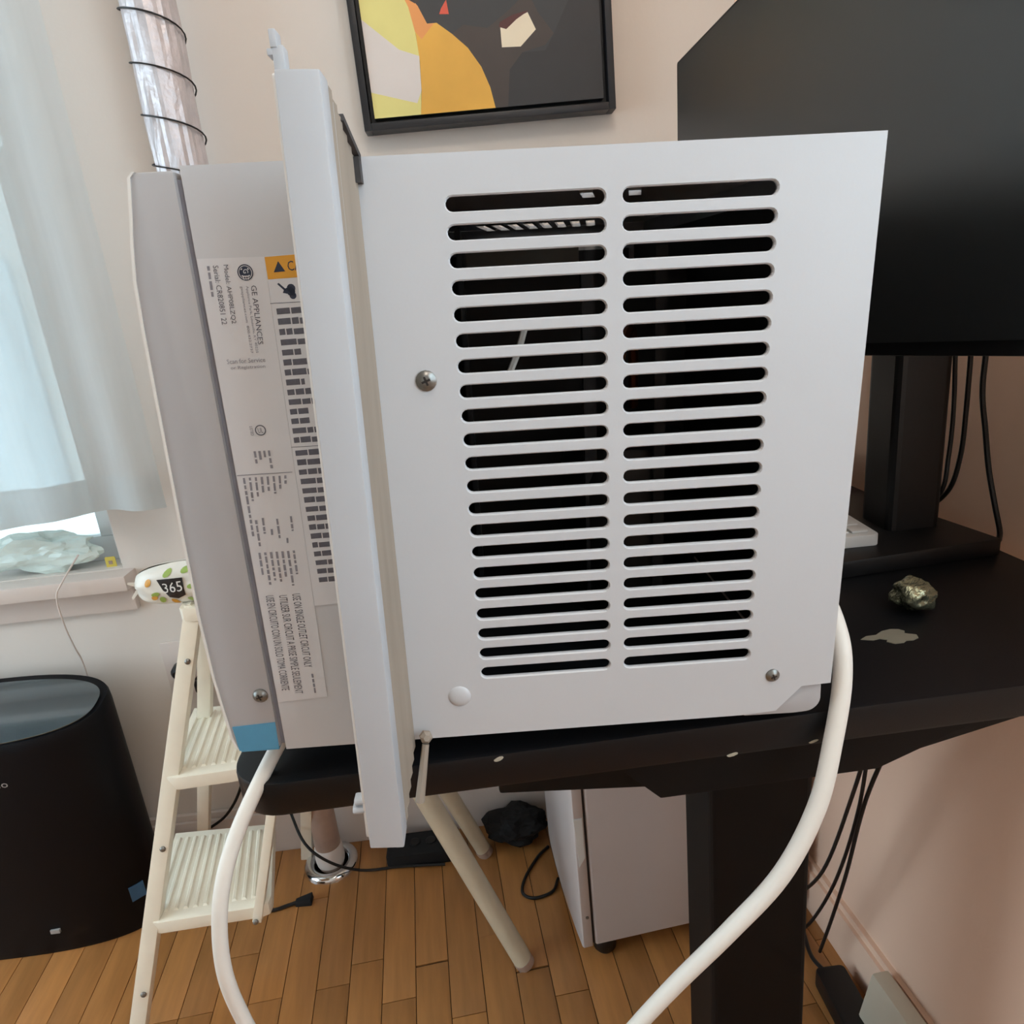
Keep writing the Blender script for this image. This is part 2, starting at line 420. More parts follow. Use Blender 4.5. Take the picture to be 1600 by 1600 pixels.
# window in the back wall: jamb, sill, apron, two sashes with panes
win = empty('window_1', (WX1, YW, WZ0), kind='structure')
W_ = Vector((WX1, YW, WZ0))
def wpart(name, mb, mt, bevel=0.0, parent=None):
    mb.shift(W_); return mb.build(name, mt, parent or win, bevel=bevel)
wpart('window_sill', MB().box((WX0 - 0.02, YW - 0.045, WZ0 - 0.032), (WX1 + 0.022, YW + 0.10, WZ0 - 0.002)), 'trim', 0.004)
wpart('apron', MB().box((WX0 - 0.01, YW - 0.014, WZ0 - 0.082), (WX1 + 0.014, YW - 0.0005, WZ0 - 0.032)), 'trim', 0.002)
b = MB(); b.box((WX1 - 0.018, YW + 0.03, WZ0), (WX1 - 0.0005, YW + 0.15, WZ1)); b.box((WX0, YW + 0.03, WZ0), (WX0 + 0.018, YW + 0.15, WZ1)); b.box((WX0, YW + 0.03, WZ1 - 0.02), (WX1, YW + 0.15, WZ1))
wpart('jamb', b, 'sash')
for name, z0, z1, y0 in (('lower_sash', WZ0, 1.42, YW + 0.06), ('upper_sash', 1.38, WZ1 - 0.02, YW + 0.10)):
    b = MB(); x0, x1 = WX0 + 0.018, WX1 - 0.018
    b.box((x0, y0, z0), (x1, y0 + 0.035, z0 + 0.05)); b.box((x0, y0, z1 - 0.04), (x1, y0 + 0.035, z1))
    b.box((x0, y0, z0 + 0.05), (x0 + 0.04, y0 + 0.035, z1 - 0.04)); b.box((x1 - 0.04, y0, z0 + 0.05), (x1, y0 + 0.035, z1 - 0.04))
    s = wpart(name, b, 'sash', 0.002)
    wpart('pane', MB().box((x0 + 0.038, y0 + 0.015, z0 + 0.048), (x1 - 0.038, y0 + 0.019, z1 - 0.038)), 'glass', parent=s)

# ------------------------------------------------------------------ air conditioner
ACQ = Matrix(((0.99905, 0.01487, 0.04086), (-0.01402, 0.99968, -0.02095), (-0.04116, 0.02036, 0.99895)))
ACT = Vector((-0.1335, 0.3841, 1.1765))
ACO = Vector((0.165, 0.22, -0.3485))           # root point inside the cabinet frame (x right, y away, z up from the top left corner)
ac = empty('air_conditioner', label='white window air conditioner turned sideways on the desk corner, slotted side showing', cat='air conditioner')
qq = ACQ.to_quaternion(); qq.normalize()
ac.matrix_world = Matrix.Translation(ACT + ACQ @ ACO) @ qq.to_matrix().to_4x4()
def acpart(name, mb, mats, bevel=0.0, smooth=False, parent=None):
    mb.shift(ACO); return mb.build(name, mats, parent or ac, smooth=smooth, bevel=bevel)
DEPTH = 0.52

def holed_plate(outline, holes, y0, y1, lip, wide=None, cham=0.0010):
    """plate in the xz plane with rounded holes; rim of each hole turned inwards by LIP"""
    bm = bmesh.new(); loops = []
    for lp in [outline] + (wide or holes):
        vs = [bm.verts.new((x, y0, z)) for x, z in lp]; loops.append(vs)
        for i in range(len(vs)): bm.edges.new((vs[i], vs[(i + 1) % len(vs)]))
    bmesh.ops.triangle_fill(bm, use_beauty=True, use_dissolve=False, edges=list(bm.edges))
    mb = MB(); bm.verts.index_update()
    vs = [v.co.copy() for v in bm.verts]; fs = [tuple(v.index for v in f.verts) for f in bm.faces]; bm.free()
    mb.add(vs, fs)
    mb.add([(v.x, y1, v.z) for v in vs], [f[::-1] for f in fs])
    for k, lp in enumerate([outline] + holes):
        n = len(lp); d = y1 if k == 0 else lip
        if k and wide:
            wl = wide[k - 1]
            mb.add([(x, y0, z) for x, z in wl] + [(x, y0 + cham, z) for x, z in lp], [(i, (i + 1) % n, n + (i + 1) % n, n + i) for i in range(n)])
            mb.add([(x, y0 + cham, z) for x, z in lp] + [(x, d, z) for x, z in lp], [(i, (i + 1) % n, n + (i + 1) % n, n + i) for i in range(n)]); continue
        mb.add([(x, y0, z) for x, z in lp] + [(x, d, z) for x, z in lp], [(i, (i + 1) % n, n + (i + 1) % n, n + i) for i in range(n)])
    return mb
def capsule(x0, x1, z, r, n=7):
    pts = []
    for i in range(n + 1):
        a = R_(-90 + 180 * i / n); pts.append((x1 - r + r * math.cos(a), z + r * math.sin(a)))
    for i in range(n + 1):
        a = R_(90 + 180 * i / n); pts.append((x0 + r + r * math.cos(a), z + r * math.sin(a)))
    return pts
SR = 0.0036
slots = []; slots_w = []
for k in range(21):
    z = -0.0236 - k * 0.013555
    slots.append(capsule(0.1292, 0.2107, z, SR)); slots.append(capsule(0.2197, 0.3003, z, SR))
    slots_w.append(capsule(0.1292 - 0.0007, 0.2107 + 0.0007, z, SR + 0.0007)); slots_w.append(capsule(0.2197 - 0.0007, 0.3003 + 0.0007, z, SR + 0.0007))
outline = [(0.0008, 0.0), (0.0008, -0.3395), (0.2970, -0.3400), (0.3198, -0.3385), (0.3358, -0.3212), (0.3548, -0.3204), (0.3548, 0.0)]
panel = acpart('side_panel', holed_plate(outline, slots, 0.0, 0.0012, 0.0030, slots_w), 'ac_white')
# embossed boss and small dents in the panel
acpart('panel_boss', MB().lathe([(0.0074, 0.0002), (0.0070, -0.0003), (0.0058, -0.0010), (0.0040, -0.0015), (0.0018, -0.0017), (0.0003, -0.0017)], (0.1144, 0, -0.310), 20, (0, 1, 0)), 'ac_white', smooth=True, parent=panel)
# top panel with a row of slanted louvre openings
top_holes = []
for k in range(8):
    x = 0.146 + k * 0.0170
    top_holes.append([(x, 0.425), (x + 0.0100, 0.425), (x + 0.0235, 0.505), (x + 0.0135, 0.505)])
for k in range(3):
    x = 0.222 + k * 0.018
    top_holes.append([(x, 0.168), (x + 0.0095, 0.168), (x + 0.0165, 0.200), (x + 0.007, 0.200)])
tp = holed_plate([(0.0008, 0.0005), (0.3548, 0.0005), (0.3548, DEPTH), (0.0008, DEPTH)], top_holes, 0.0, 0.0012, 0.0035)
tp.v = [(x, z, -y) for x, y, z in tp.v]
acpart('top_panel', tp, 'ac_white')
b = MB(); b.box((0.0008, DEPTH - 0.0012, -0.336), (0.3548, DEPTH, -0.0013)); acpart('far_side_panel', b, 'ac_white')
# back of the unit: frame and condenser fins
b = MB(); b.box((0.3500, 0.004, -0.31), (0.3548, 0.03, -0.0013)); b.box((0.3500, DEPTH - 0.03, -0.31), (0.3548, DEPTH - 0.002, -0.0013)); b.box((0.3500, 0.03, -0.02), (0.3548, DEPTH - 0.03, -0.0013))
acpart('rear_frame', b, 'ac_white')
b = MB()
b.box((0.332, 0.031, -0.318), (0.346, DEPTH - 0.031, -0.021))
for k in range(60):
    y = 0.034 + k * 0.0062; b.box((0.346, y, -0.316), (0.3478, y + 0.0012, -0.022))
tag(acpart('condenser_coil', b, 'dark_in'), kind='stuff')
# inside: bulkhead, shroud plate, compressor, pipe
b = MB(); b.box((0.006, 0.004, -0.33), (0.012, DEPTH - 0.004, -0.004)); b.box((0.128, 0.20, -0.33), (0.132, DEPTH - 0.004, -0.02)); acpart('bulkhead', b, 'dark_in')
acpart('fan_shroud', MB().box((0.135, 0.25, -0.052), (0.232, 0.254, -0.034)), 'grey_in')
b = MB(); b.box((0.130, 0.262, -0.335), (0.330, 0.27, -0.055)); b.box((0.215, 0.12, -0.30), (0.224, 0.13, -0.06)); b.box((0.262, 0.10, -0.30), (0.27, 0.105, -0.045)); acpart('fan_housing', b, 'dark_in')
b = MB(); b.lathe([(0.05, -0.335), (0.055, -0.30), (0.055, -0.21), (0.048, -0.185), (0.02, -0.175)], (0.255, 0.16, 0), 24); acpart('compressor', b, 'black_plastic', smooth=True)
acpart('refrigerant_pipe', MB().tube(smooth_path([(0.225, 0.05, -0.32), (0.226, 0.05, -0.2), (0.228, 0.06, -0.12), (0.25, 0.12, -0.10), (0.26, 0.16, -0.16)]), 0.004, 8), 'copper', smooth=True)
acpart('inner_wire', MB().tube([(0.160, 0.07, -0.118), (0.167, 0.075, -0.104), (0.172, 0.08, -0.09)], 0.0022, 6), 'cord_white')
# base pan with the rounded foot showing under the cut corner
prof = [(0.006, -0.322), (0.006, -0.3375), (0.296, -0.3385), (0.3000, -0.3425), (0.3330, -0.3430)]
for k in range(7):
    a = R_(-85 + 85 * k / 6); prof.append((0.3405 + 0.010 * math.cos(a), -0.3325 + 0.010 * math.sin(a)))
prof += [(0.3500, -0.322)]
acpart('base_pan', MB().prism(prof, 1, 0, 2, 0.0022, DEPTH - 0.003), 'ac_plastic', bevel=0.0012)
b = MB(); b.box((0.013, 0.004, -0.3215), (0.331, DEPTH - 0.006, -0.3195)); b.box((0.013, DEPTH - 0.006, -0.3195), (0.331, DEPTH - 0.003, -0.03)); acpart('shade_liner', b, 'dark_in')  # dark sheets added so the cabinet interior reads as deep shade
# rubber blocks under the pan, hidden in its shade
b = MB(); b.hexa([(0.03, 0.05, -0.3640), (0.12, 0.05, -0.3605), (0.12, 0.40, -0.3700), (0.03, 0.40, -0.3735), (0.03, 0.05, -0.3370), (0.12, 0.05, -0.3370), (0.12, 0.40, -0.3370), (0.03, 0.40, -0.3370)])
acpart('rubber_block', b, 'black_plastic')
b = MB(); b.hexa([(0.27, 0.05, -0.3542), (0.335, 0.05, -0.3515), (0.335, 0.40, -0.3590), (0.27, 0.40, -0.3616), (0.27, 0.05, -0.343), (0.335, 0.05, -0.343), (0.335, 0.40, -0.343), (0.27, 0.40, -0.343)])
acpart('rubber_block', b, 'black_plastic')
# front fascia with a bowed face
fx = [(-0.0215, -0.0020), (-0.0240, -0.0045), (-0.0263, -0.0191), (-0.0292, -0.0350), (-0.0315, -0.0521), (-0.0326, -0.0743), (-0.0334, -0.111), (-0.0340, -0.1392), (-0.0350, -0.1879), (-0.0358, -0.2406), (-0.0348, -0.2845), (-0.0315, -0.3268), (-0.0295, -0.3351), (-0.0270, -0.3372)]
fascia = acpart('front_fascia', MB().prism(fx + [(-0.0022, -0.3372), (-0.0022, -0.0020)], 1, 0, 2, -0.0012, DEPTH + 0.002), 'ac_plastic', bevel=0.0020)
acpart('fascia_rim_glint', MB().prism([(x - 0.0006, z) for x, z in fx] + [(x + 0.0008, z) for x, z in fx[::-1]], 1, 0, 2, -0.0017, DEPTH + 0.003), 'lit_rim', parent=fascia)  # bright rim highlight of the fascia edge, built as an added pale strip
b = MB()
for k in range(11):
    z = -0.06 - k * 0.014; b.box((-0.0385, 0.03, z - 0.0035), (-0.031, DEPTH - 0.03, z + 0.0035))
tag(acpart('intake_louvres', b, 'ac_plastic', parent=fascia), kind='stuff')
acpart('seam_core', MB().box((-0.0028, 0.0018, -0.336), (0.0012, DEPTH - 0.01, -0.006)), 'seam_grey')
# blue tape wrapped round the lower corner of the fascia
b = MB(); b.hexa([(-0.0280, -0.0018, -0.3371), (-0.0030, -0.0018, -0.3371), (-0.0030, -0.0013, -0.3371), (-0.0280, -0.0013, -0.3371), (-0.0295, -0.0018, -0.3192), (-0.0026, -0.0018, -0.3180), (-0.0026, -0.0013, -0.3180), (-0.0295, -0.0013, -0.3192)])
b.box((-0.0270, -0.0018, -0.3379), (-0.0030, 0.03, -0.3373))
acpart('tape', b, 'tape', parent=fascia)
def screw(x, z, y, r, parent):
    mb = MB(); mb.lathe([(r * 1.25, 0.0), (r * 1.25, 0.0006), (r, 0.0010), (r * 0.85, 0.0020), (r * 0.45, 0.0026), (r * 0.1, 0.0027)], (x, y, z), 16, (0, -1, 0))
    s = acpart('screw', mb, 'screw', smooth=True, parent=parent)
    c = MB()
    for a in (20, 110):
        d = Vector((math.cos(R_(a)), 0, math.sin(R_(a)))) * r * 0.55; n_ = Vector((-math.sin(R_(a)), 0, math.cos(R_(a)))) * r * 0.13
        p = Vector((x, y - 0.00275, z))
        c.add([p - d - n_, p + d - n_, p + d + n_, p - d + n_, p - d - n_ + Vector((0, .0009, 0)), p + d - n_ + Vector((0, .0009, 0)), p + d + n_ + Vector((0, .0009, 0)), p - d + n_ + Vector((0, .0009, 0))],
              [(0, 1, 2, 3), (4, 7, 6, 5), (0, 4, 5, 1), (1, 5, 6, 2), (2, 6, 7, 3), (3, 7, 4, 0)])
    c.shift(ACO); c.build('cross_recess', 'screw_dark', parent if False else None).parent = parent
    return s
def screw_full(x, z, y, r, parent):
    screw(x, z, y, r, parent)
screw_full(0.1115, -0.1111, 0.0, 0.0046, panel)
screw_full(0.3159, -0.3115, 0.0, 0.0036, panel)
screw_full(-0.0085, -0.2981, -0.0012, 0.0038, fascia)
# window rail with the stowed accordion curtain
b = MB()
b.hexa([(0.0622, -0.070, -0.3585), (0.0813, -0.070, -0.3598), (0.0813, -0.054, -0.3598), (0.0622, -0.054, -0.3585),
        (0.0690, -0.070, 0.0208), (0.0868, -0.070, 0.0202), (0.0868, -0.054, 0.0202), (0.0690, -0.054, 0.0208)])
rail = acpart('side_rail', b, 'rail_white', bevel=0.0012)
b = MB(); nf = 13; vs = []; fs = []
for k in range(nf):
    y = -0.056 + 0.0558 * k / (nf - 1); e = 0.0006 if k % 2 else -0.0003
    zt = 0.0185 - 0.0205 * k / (nf - 1); zb = -0.3560 + 0.016 * (k / (nf - 1))
    xb, xt = 0.0814 + e + 0.0022 * k / nf, 0.0868 + e
    vs += [(xb, y, zb), (xt, y, zt), (xt - 0.014, y, zt), (xb - 0.014, y, zb)]
for k in range(nf - 1):
    a = 4 * k
    for i in range(4): fs.append((a + i, a + (i + 1) % 4, a + 4 + (i + 1) % 4, a + 4 + i))
fs += [(0, 1, 2, 3), (4 * nf - 4, 4 * nf - 1, 4 * nf - 2, 4 * nf - 3)]
b.add(vs, fs); acpart('accordion_curtain', b, 'tan')
acpart('rail_lip', MB().hexa([(0.0596, -0.064, -0.3560), (0.0636, -0.064, -0.3562), (0.0636, -0.052, -0.3562), (0.0596, -0.052, -0.3560), (0.0668, -0.064, 0.0210), (0.0704, -0.064, 0.0208), (0.0704, -0.052, 0.0208), (0.0668, -0.052, 0.0210)]), 'lit_rim', bevel=0.0008)
# thin second channel between rail and accordion
acpart('rail_channel', MB().hexa([(0.0640, -0.0535, -0.3570), (0.0812, -0.0535, -0.3575), (0.0812, -0.046, -0.3575), (0.0640, -0.046, -0.3570), (0.0700, -0.0535, 0.0160), (0.0866, -0.0535, 0.0155), (0.0866, -0.046, 0.0135), (0.0700, -0.046, 0.0140)]), 'rail_white')
# catch on top of the rail, tabs at its foot, dirty clip at the cabinet top, bent rod below
b = MB(); b.box((0.0676, -0.062, 0.0195), (0.0722, -0.054, 0.0310)); b.box((0.0672, -0.0625, 0.0300), (0.0700, -0.0535, 0.0365)); b.box((0.0655, -0.062, 0.0275), (0.0680, -0.054, 0.0300))
acpart('rail_catch', b, 'rail_white', bevel=0.0006)
b = MB(); b.rbox((0.0555, -0.064, -0.3345), (0.0660, -0.056, -0.3305), 0.0019, 4, 'x'); b.rbox((0.0540, -0.064, -0.3405), (0.0660, -0.056, -0.3360), 0.0022, 4, 'x')
acpart('rail_tab', b, 'rail_white', bevel=0.0008)
b = MB(); b.box((0.0862, -0.008, -0.0125), (0.0895, -0.0005, -0.0010)); b.bar((0.0866, -0.034, 0.0105), (0.0880, -0.002, -0.0008), 0.0035, 0.0030); acpart('foam_clip', b, 'foam')
acpart('guide_rod', MB().tube([(0.0912, -0.010, -0.3365), (0.0885, -0.016, -0.352), (0.0850, -0.02, -0.3715)], [0.0022, 0.0026, 0.0030], 8), 'tan', smooth=True)
acpart('guide_bolt', MB().lathe([(0.0012, -0.0035), (0.0040, -0.0022), (0.0042, 0.0012), (0.0022, 0.0034)], (0.0915, -0.0075, -0.3330), 6, (0.3, -0.9, 0.3)), 'tan')

# rating label and caution label
LY = -0.0004
lab = acpart('rating_label', MB().hexa([(0.0012, LY, -0.3045), (0.0320, LY, -0.3030), (0.0320, -0.00005, -0.3030), (0.0012, -0.00005, -0.3045), (0.0012, LY, -0.0430), (0.0351, LY, -0.0436), (0.0351, -0.00005, -0.0436), (0.0012, -0.00005, -0.0430)]), 'label')
cau = acpart('caution_label', MB().hexa([(0.0330, LY - 0.0001, -0.2401), (0.0700, LY - 0.0001, -0.2390), (0.0700, -0.00005, -0.2390), (0.0330, -0.00005, -0.2401), (0.0352, LY - 0.0001, -0.0436), (0.0700, LY - 0.0001, -0.0425), (0.0700, -0.00005, -0.0425), (0.0352, -0.00005, -0.0436)]), 'label')
TY = LY - 0.00016
def vtext(mb, body, x, z0, z1, h, dx=0.0, mi=0):      # reads downwards, letters' heads to the right
    put_text(mb, body, (x - h / 2, TY, z0), (dx, 0, z1 - z0), (h, 0, 0), mi)
def htext(mb, body, x0, x1, z, h, mi=0):
    put_text(mb, body, (x0, TY, z - h / 2), (x1 - x0, 0, 0), (0, 0, h), mi)
def fill(mb, x0, x1, z0, z1, mi=0):
    mb.add([(x0, TY, z0), (x1, TY, z0), (x1, TY, z1), (x0, TY, z1)], [(0, 1, 2, 3)], mi)
_wr = random.Random(21)
def vwords(mb, x, z0, z1, h, dx=0.0):                  # blurred vertical line of small print: word blocks
    z = z0
    while z > z1 + 0.0006:
        l = min(_wr.uniform(0.0016, 0.0050), z - z1); t0 = (z - z0) / (z1 - z0); t1 = (z - l - z0) / (z1 - z0)
        xa, xb = x + dx * t0, x + dx * t1; e = h * _wr.uniform(0.85, 1.05) / 2
        mb.add([(xa - e, TY, z), (xa + e, TY, z), (xb + e, TY, z - l), (xb - e, TY, z - l)], [(0, 1, 2, 3)]); z -= l + _wr.uniform(0.0006, 0.0011)
b = MB()
vtext(b, 'GE APPLIANCES', 0.0275, -0.0572, -0.0868, 0.0028, -0.0012)
vtext(b, 'Model: AHP08LZQ2', 0.0150, -0.0465, -0.0755, 0.0028, -0.0008)
vtext(b, 'Serial: CR820851 22', 0.0100, -0.0466, -0.0757, 0.0028, -0.0006)
vtext(b, 'USE ON SINGLE OUTLET CIRCUIT ONLY', 0.0232, -0.2314, -0.2812, 0.0048, 0.0002)
vtext(b, 'UTILISER SUR CIRCUIT A PRISE SIMPLE SEULEMENT', 0.0154, -0.2318, -0.2992, 0.0048, -0.0003)
vtext(b, 'USE EN CIRCUITO CON UN SOLO TOMA CORRIENTE', 0.0076, -0.2314, -0.2962, 0.0048, -0.0004)
tag(acpart('lettering', b, 'ink', parent=lab), kind='stuff')
b = MB()
vtext(b, 'Appliance Park, Louisville, KY 40225', 0.0240, -0.0573, -0.0911, 0.0017, -0.0004)
vtext(b, 'geappliances.com  800.432.2737', 0.0212, -0.0573, -0.0911, 0.0017, -0.0004)
vwords(b, 0.0063, -0.0467, -0.0629, 0.0014, -0.0005)
htext(b, 'Scan for Service', 0.0071, 0.0273, -0.0948, 0.0024)
htext(b, 'or Registration', 0.0085, 0.0268, -0.0984, 0.0022)
# small approval text block and the table of ratings
for k, (w, z1) in enumerate((('CONFORMS', -0.1515), ('C22.2', -0.1505), ('E14', -0.1480), ('LISTED UL', -0.1555))):
    vwords(b, 0.0135 + k * 0.0026, -0.1440, z1, 0.0014)
fill(b, 0.0014, 0.0322, -0.1574, -0.1570)
rows = [('ROOM AIR CONDITIONER   R32', -0.1950), ('VOLTS   115', -0.1880), ('HZ  60', -0.1850), ('COOLING   8000', -0.1790), ('AMPS   5.7', -0.1760), ('WATTS   660', -0.1800), ('PHASE   1', -0.1740), ('EER', -0.1680)]
for k, (w, z1) in enumerate(rows): vwords(b, 0.0050 + k * 0.0033, -0.1588, (-0.1595 - 0.45 * abs(z1 + 0.1588)) if k else z1, 0.0013, -0.0006)
for k, (w, z0, z1) in enumerate((('REFRIGERANT', -0.184, -0.200), ('HIGH SIDE', -0.183, -0.1925), ('450', -0.1900, -0.1940), ('LOW SIDE 240', -0.184, -0.197), ('PSI', -0.1960, -0.1995), ('DESIGN', -0.1830, -0.1920))):
    vwords(b, 0.0075 + k * 0.0040, z0, z1, 0.0013, -0.0003)
for k, w in enumerate(('TIME DELAY FUSE', 'OR HACR CIRCUIT BREAKER', 'USE COPPER CONDUCTORS', 'FUSIBLE TEMPORISE', 'DISJONCTEUR HACR', 'FUSIBLE DE ACCION', 'RETARDADA O CIRCUITO')):
    vwords(b, 0.0062 + k * 0.0033, -0.2040, -0.2190 - 0.0015 * (k % 3) - 0.004 * (k % 2), 0.0014, -0.0003)
vwords(b, 0.0250, -0.2859, -0.2996, 0.0012)
tag(acpart('fine_print', b, 'ink2', parent=lab), kind='stuff')
def ring(mb, x, z, r0, r1, n=28, mi=0, y=None):
    y = TY if y is None else y
    vs = []
    for i in range(n):
        a = 2 * math.pi * i / n; vs += [(x + r0 * math.cos(a), y, z + r0 * math.sin(a)), (x + r1 * math.cos(a), y, z + r1 * math.sin(a))]
    mb.add(vs, [(2 * i, 2 * i + 1, (2 * i + 3) % (2 * n), (2 * i + 2) % (2 * n)) for i in range(n)], mi)
def disc(mb, x, z, r, n=28, mi=0, y=None):
    y = TY if y is None else y
    mb.add([(x + r * math.cos(2 * math.pi * i / n), y, z + r * math.sin(2 * math.pi * i / n)) for i in range(n)], [tuple(range(n))], mi)
b = MB(); disc(b, 0.0244, -0.0507, 0.0040)
ring(b, 0.0244, -0.0507, 0.0031, 0.0034, mi=1, y=TY - 0.00005)
for dx, dz, w in ((0.0002, 0.0010, 'G'), (-0.0002, -0.0022, 'E')):
    put_text(b, w, (0.0244 - 0.0012 + dx, TY - 0.00005, -0.0507 + 0.0022 + dz - 0.0016), (0, 0, -0.0020), (0.0026, 0, 0), 1)
for a in (45, 135, 225, 315):
    b.add([(0.0244 + 0.0027 * math.cos(R_(a + d)), TY - 0.00005, -0.0507 + 0.0027 * math.sin(R_(a + d))) for d in (-14, 14)] + [(0.0244 + 0.0019 * math.cos(R_(a)), TY - 0.00005, -0.0507 + 0.0019 * math.sin(R_(a)))], [(0, 1, 2)], 1)
acpart('round_logo', b, ['navy', 'label'], parent=lab)
b = MB(); ring(b, 0.0186, -0.1325, 0.0024, 0.0030); put_text(b, 'UL', (0.0172, TY, -0.1340), (0.0028, 0, 0), (0, 0, 0.0028)); vtext(b, 'LISTED', 0.0138, -0.1300, -0.1352, 0.0016)
acpart('approval_mark', b, 'ink', parent=lab)
# caution label: orange header with triangle, hand pictogram, dense lines
b = MB(); b.add([(0.0353, TY, -0.0547), (0.0700, TY, -0.0540), (0.0700, TY, -0.0428), (0.0353, TY, -0.0438)], [(0, 1, 2, 3)])
acpart('caution_header', b, 'orange', parent=cau)
TY2 = TY - 0.0001
b = MB(); b.add([(0.0388, TY2, -0.0514), (0.0447, TY2, -0.0512), (0.0418, TY2, -0.0461)], [(0, 1, 2)])
put_text(b, 'CAUTION', (0.0462, TY2, -0.0511), (0.023, 0, 0.0004), (0, 0, 0.0048))
acpart('caution_word', b, 'navy', parent=cau)
b = MB()
b.add([(0.0396, TY, -0.0572), (0.0404, TY, -0.0566), (0.0438, TY, -0.0600), (0.0430, TY, -0.0608)], [(0, 1, 2, 3)])
b.add([(0.0428, TY, -0.0598), (0.0447, TY, -0.0590), (0.0440, TY, -0.0622), (0.0418, TY, -0.0616)], [(0, 1, 2, 3)])
disc(b, 0.0464, -0.0596, 0.0022, 14); disc(b, 0.0461, -0.0612, 0.0022, 14); disc(b, 0.0468, -0.0632, 0.0018, 14)
acpart('hand_pictogram', b, 'navy', parent=cau)
b = MB()
fill(b, 0.0345, 0.0690, -0.0667, -0.0664); fill(b, 0.0338, 0.0690, -0.1432, -0.1429)
lines1 = 14; lines2 = 15
def dense(count, z0, z1, x0, x1):                       # bold print too blurred to read: word blocks per line
    for k in range(count):
        t = k / (count - 1); z = z0 + (z1 - z0) * t; x = x0 + (x1 - x0) * t; xe = x + _wr.choice([0.0165, 0.0155, 0.0165, 0.0100, 0.0165])
        while x < xe - 0.001:
            l = min(_wr.uniform(0.003, 0.0085), xe - x); u = 0.00165 + _wr.uniform(-0.00015, 0.00025)
            b.add([(x, TY, z - 0.0016), (x + l, TY, z - 0.0015), (x + l, TY, z + u), (x, TY, z + u - 0.0002)], [(0, 1, 2, 3)]); x += l + 0.0006
dense(lines1, -0.0706, -0.1392, 0.0372, 0.0358); dense(lines2, -0.1465, -0.2235, 0.0356, 0.0378)
tag(acpart('caution_lines', b, 'ink', parent=cau), kind='stuff')

# power cord: leaves the fascia's underside, hangs in a loop, and rises behind the unit
def ap(x, y, z): return (x, y, z)
wpts = [(-0.150, 0.432, 0.838), (-0.168, 0.400, 0.815), (-0.186, 0.375, 0.785), (-0.198, 0.362, 0.750), (-0.206, 0.360, 0.70), (-0.206, 0.365, 0.65), (-0.199, 0.37, 0.60), (-0.183, 0.375, 0.55), (-0.14, 0.38, 0.48), (-0.08, 0.385, 0.44), (-0.02, 0.385, 0.455), (0.030, 0.38, 0.52), (0.060, 0.378, 0.565), (0.095, 0.375, 0.612), (0.135, 0.372, 0.660), (0.172, 0.372, 0.705), (0.198, 0.378, 0.752), (0.2125, 0.388, 0.795), (0.2235, 0.400, 0.835), (0.2275, 0.416, 0.862), (0.2260, 0.445, 0.882), (0.212, 0.49, 0.884)]
mwi = ac.matrix_world.inverted()
def build_cord():
    pts = [mwi @ p for p in smooth_path(wpts, 7)]
    return MB().tube(pts, [0.0050 + 0.0013 * min(1.0, max(0.0, (i / len(pts) - 0.35) * 3)) for i in range(len(pts))], 14).build('power_cord', 'cord_white', ac, smooth=True)
build_cord()

# ------------------------------------------------------------------ desk
DZ = 0.812
desk = empty('standing_desk', (0.16, 0.7, 0.0), 'black standing desk with rounded front corner under the air conditioner', 'desk')
DO = Vector((0.16, 0.7, 0.0))
def dpart(name, mb, mt, bevel=0.0, smooth=False, parent=None):
    mb.shift(DO); return mb.build(name, mt, parent or desk, bevel=bevel, smooth=smooth)
def dfront(x): return 0.3915 + 0.016 * (x + 0.19)
dx0 = -0.194; ym = 1.02
prof = []
rc = 0.035
cx, cy = dx0 + rc, dfront(dx0) + rc
for k in range(9):
    a = R_(180 + 90 * k / 8); prof.append((cx + rc * math.cos(a), cy + rc * math.sin(a)))
prof.append((0.515, dfront(0.515)))
prof += [(rwall(ym, 0.012).x, ym), (dx0 - 0.004, ym)]
dpart('desk_top', MB().prism(prof, 2, 0, 1, DZ - 0.026, DZ), 'black_desk', bevel=0.003)
# frame under the top: cross rail with tapered ends and side arm on the column
b = MB()
b.hexa([(-0.02, 0.438, 0.779), (0.42, 0.446, 0.779), (0.42, 0.50, 0.779), (-0.02, 0.49, 0.779), (-0.02, 0.438, 0.786), (0.42, 0.446, 0.786), (0.42, 0.50, 0.786), (-0.02, 0.49, 0.786)])
b.hexa([(0.10, 0.412, 0.745), (0.262, 0.415, 0.745), (0.262, 0.99, 0.745), (0.10, 0.99, 0.745), (0.06, 0.412, 0.7855), (0.36, 0.415, 0.7855), (0.36, 0.99, 0.7855), (0.06, 0.99, 0.7855)])
b.hexa([(-0.016, 0.4395, 0.744), (0.11, 0.425, 0.744), (0.11, 0.47, 0.744), (-0.016, 0.48, 0.744), (-0.016, 0.4395, 0.7855), (0.11, 0.425, 0.7855), (0.11, 0.47, 0.7855), (-0.016, 0.48, 0.7855)])
b.hexa([(0.25, 0.418, 0.745), (0.40, 0.446, 0.752), (0.40, 0.50, 0.752), (0.25, 0.48, 0.745), (0.25, 0.418, 0.7855), (0.40, 0.446, 0.7855), (0.40, 0.50, 0.7855), (0.25, 0.48, 0.7855)])
dpart('under_frame', b, 'black_metal', bevel=0.002)
dpart('leg_column', MB().rbox((0.182, 0.552, 0.12), (0.285, 0.640, 0.746), 0.006, 3, 'z'), 'black_metal')
dpart('leg_column', MB().rbox((0.190, 0.560, 0.045), (0.277, 0.632, 0.122), 0.006, 3, 'z'), 'black_metal')
dpart('desk_foot', MB().rbox((0.195, 0.25, 0.0), (0.272, 0.70, 0.045), 0.01, 3, 'z'), 'black_metal', bevel=0.004)
b = MB()
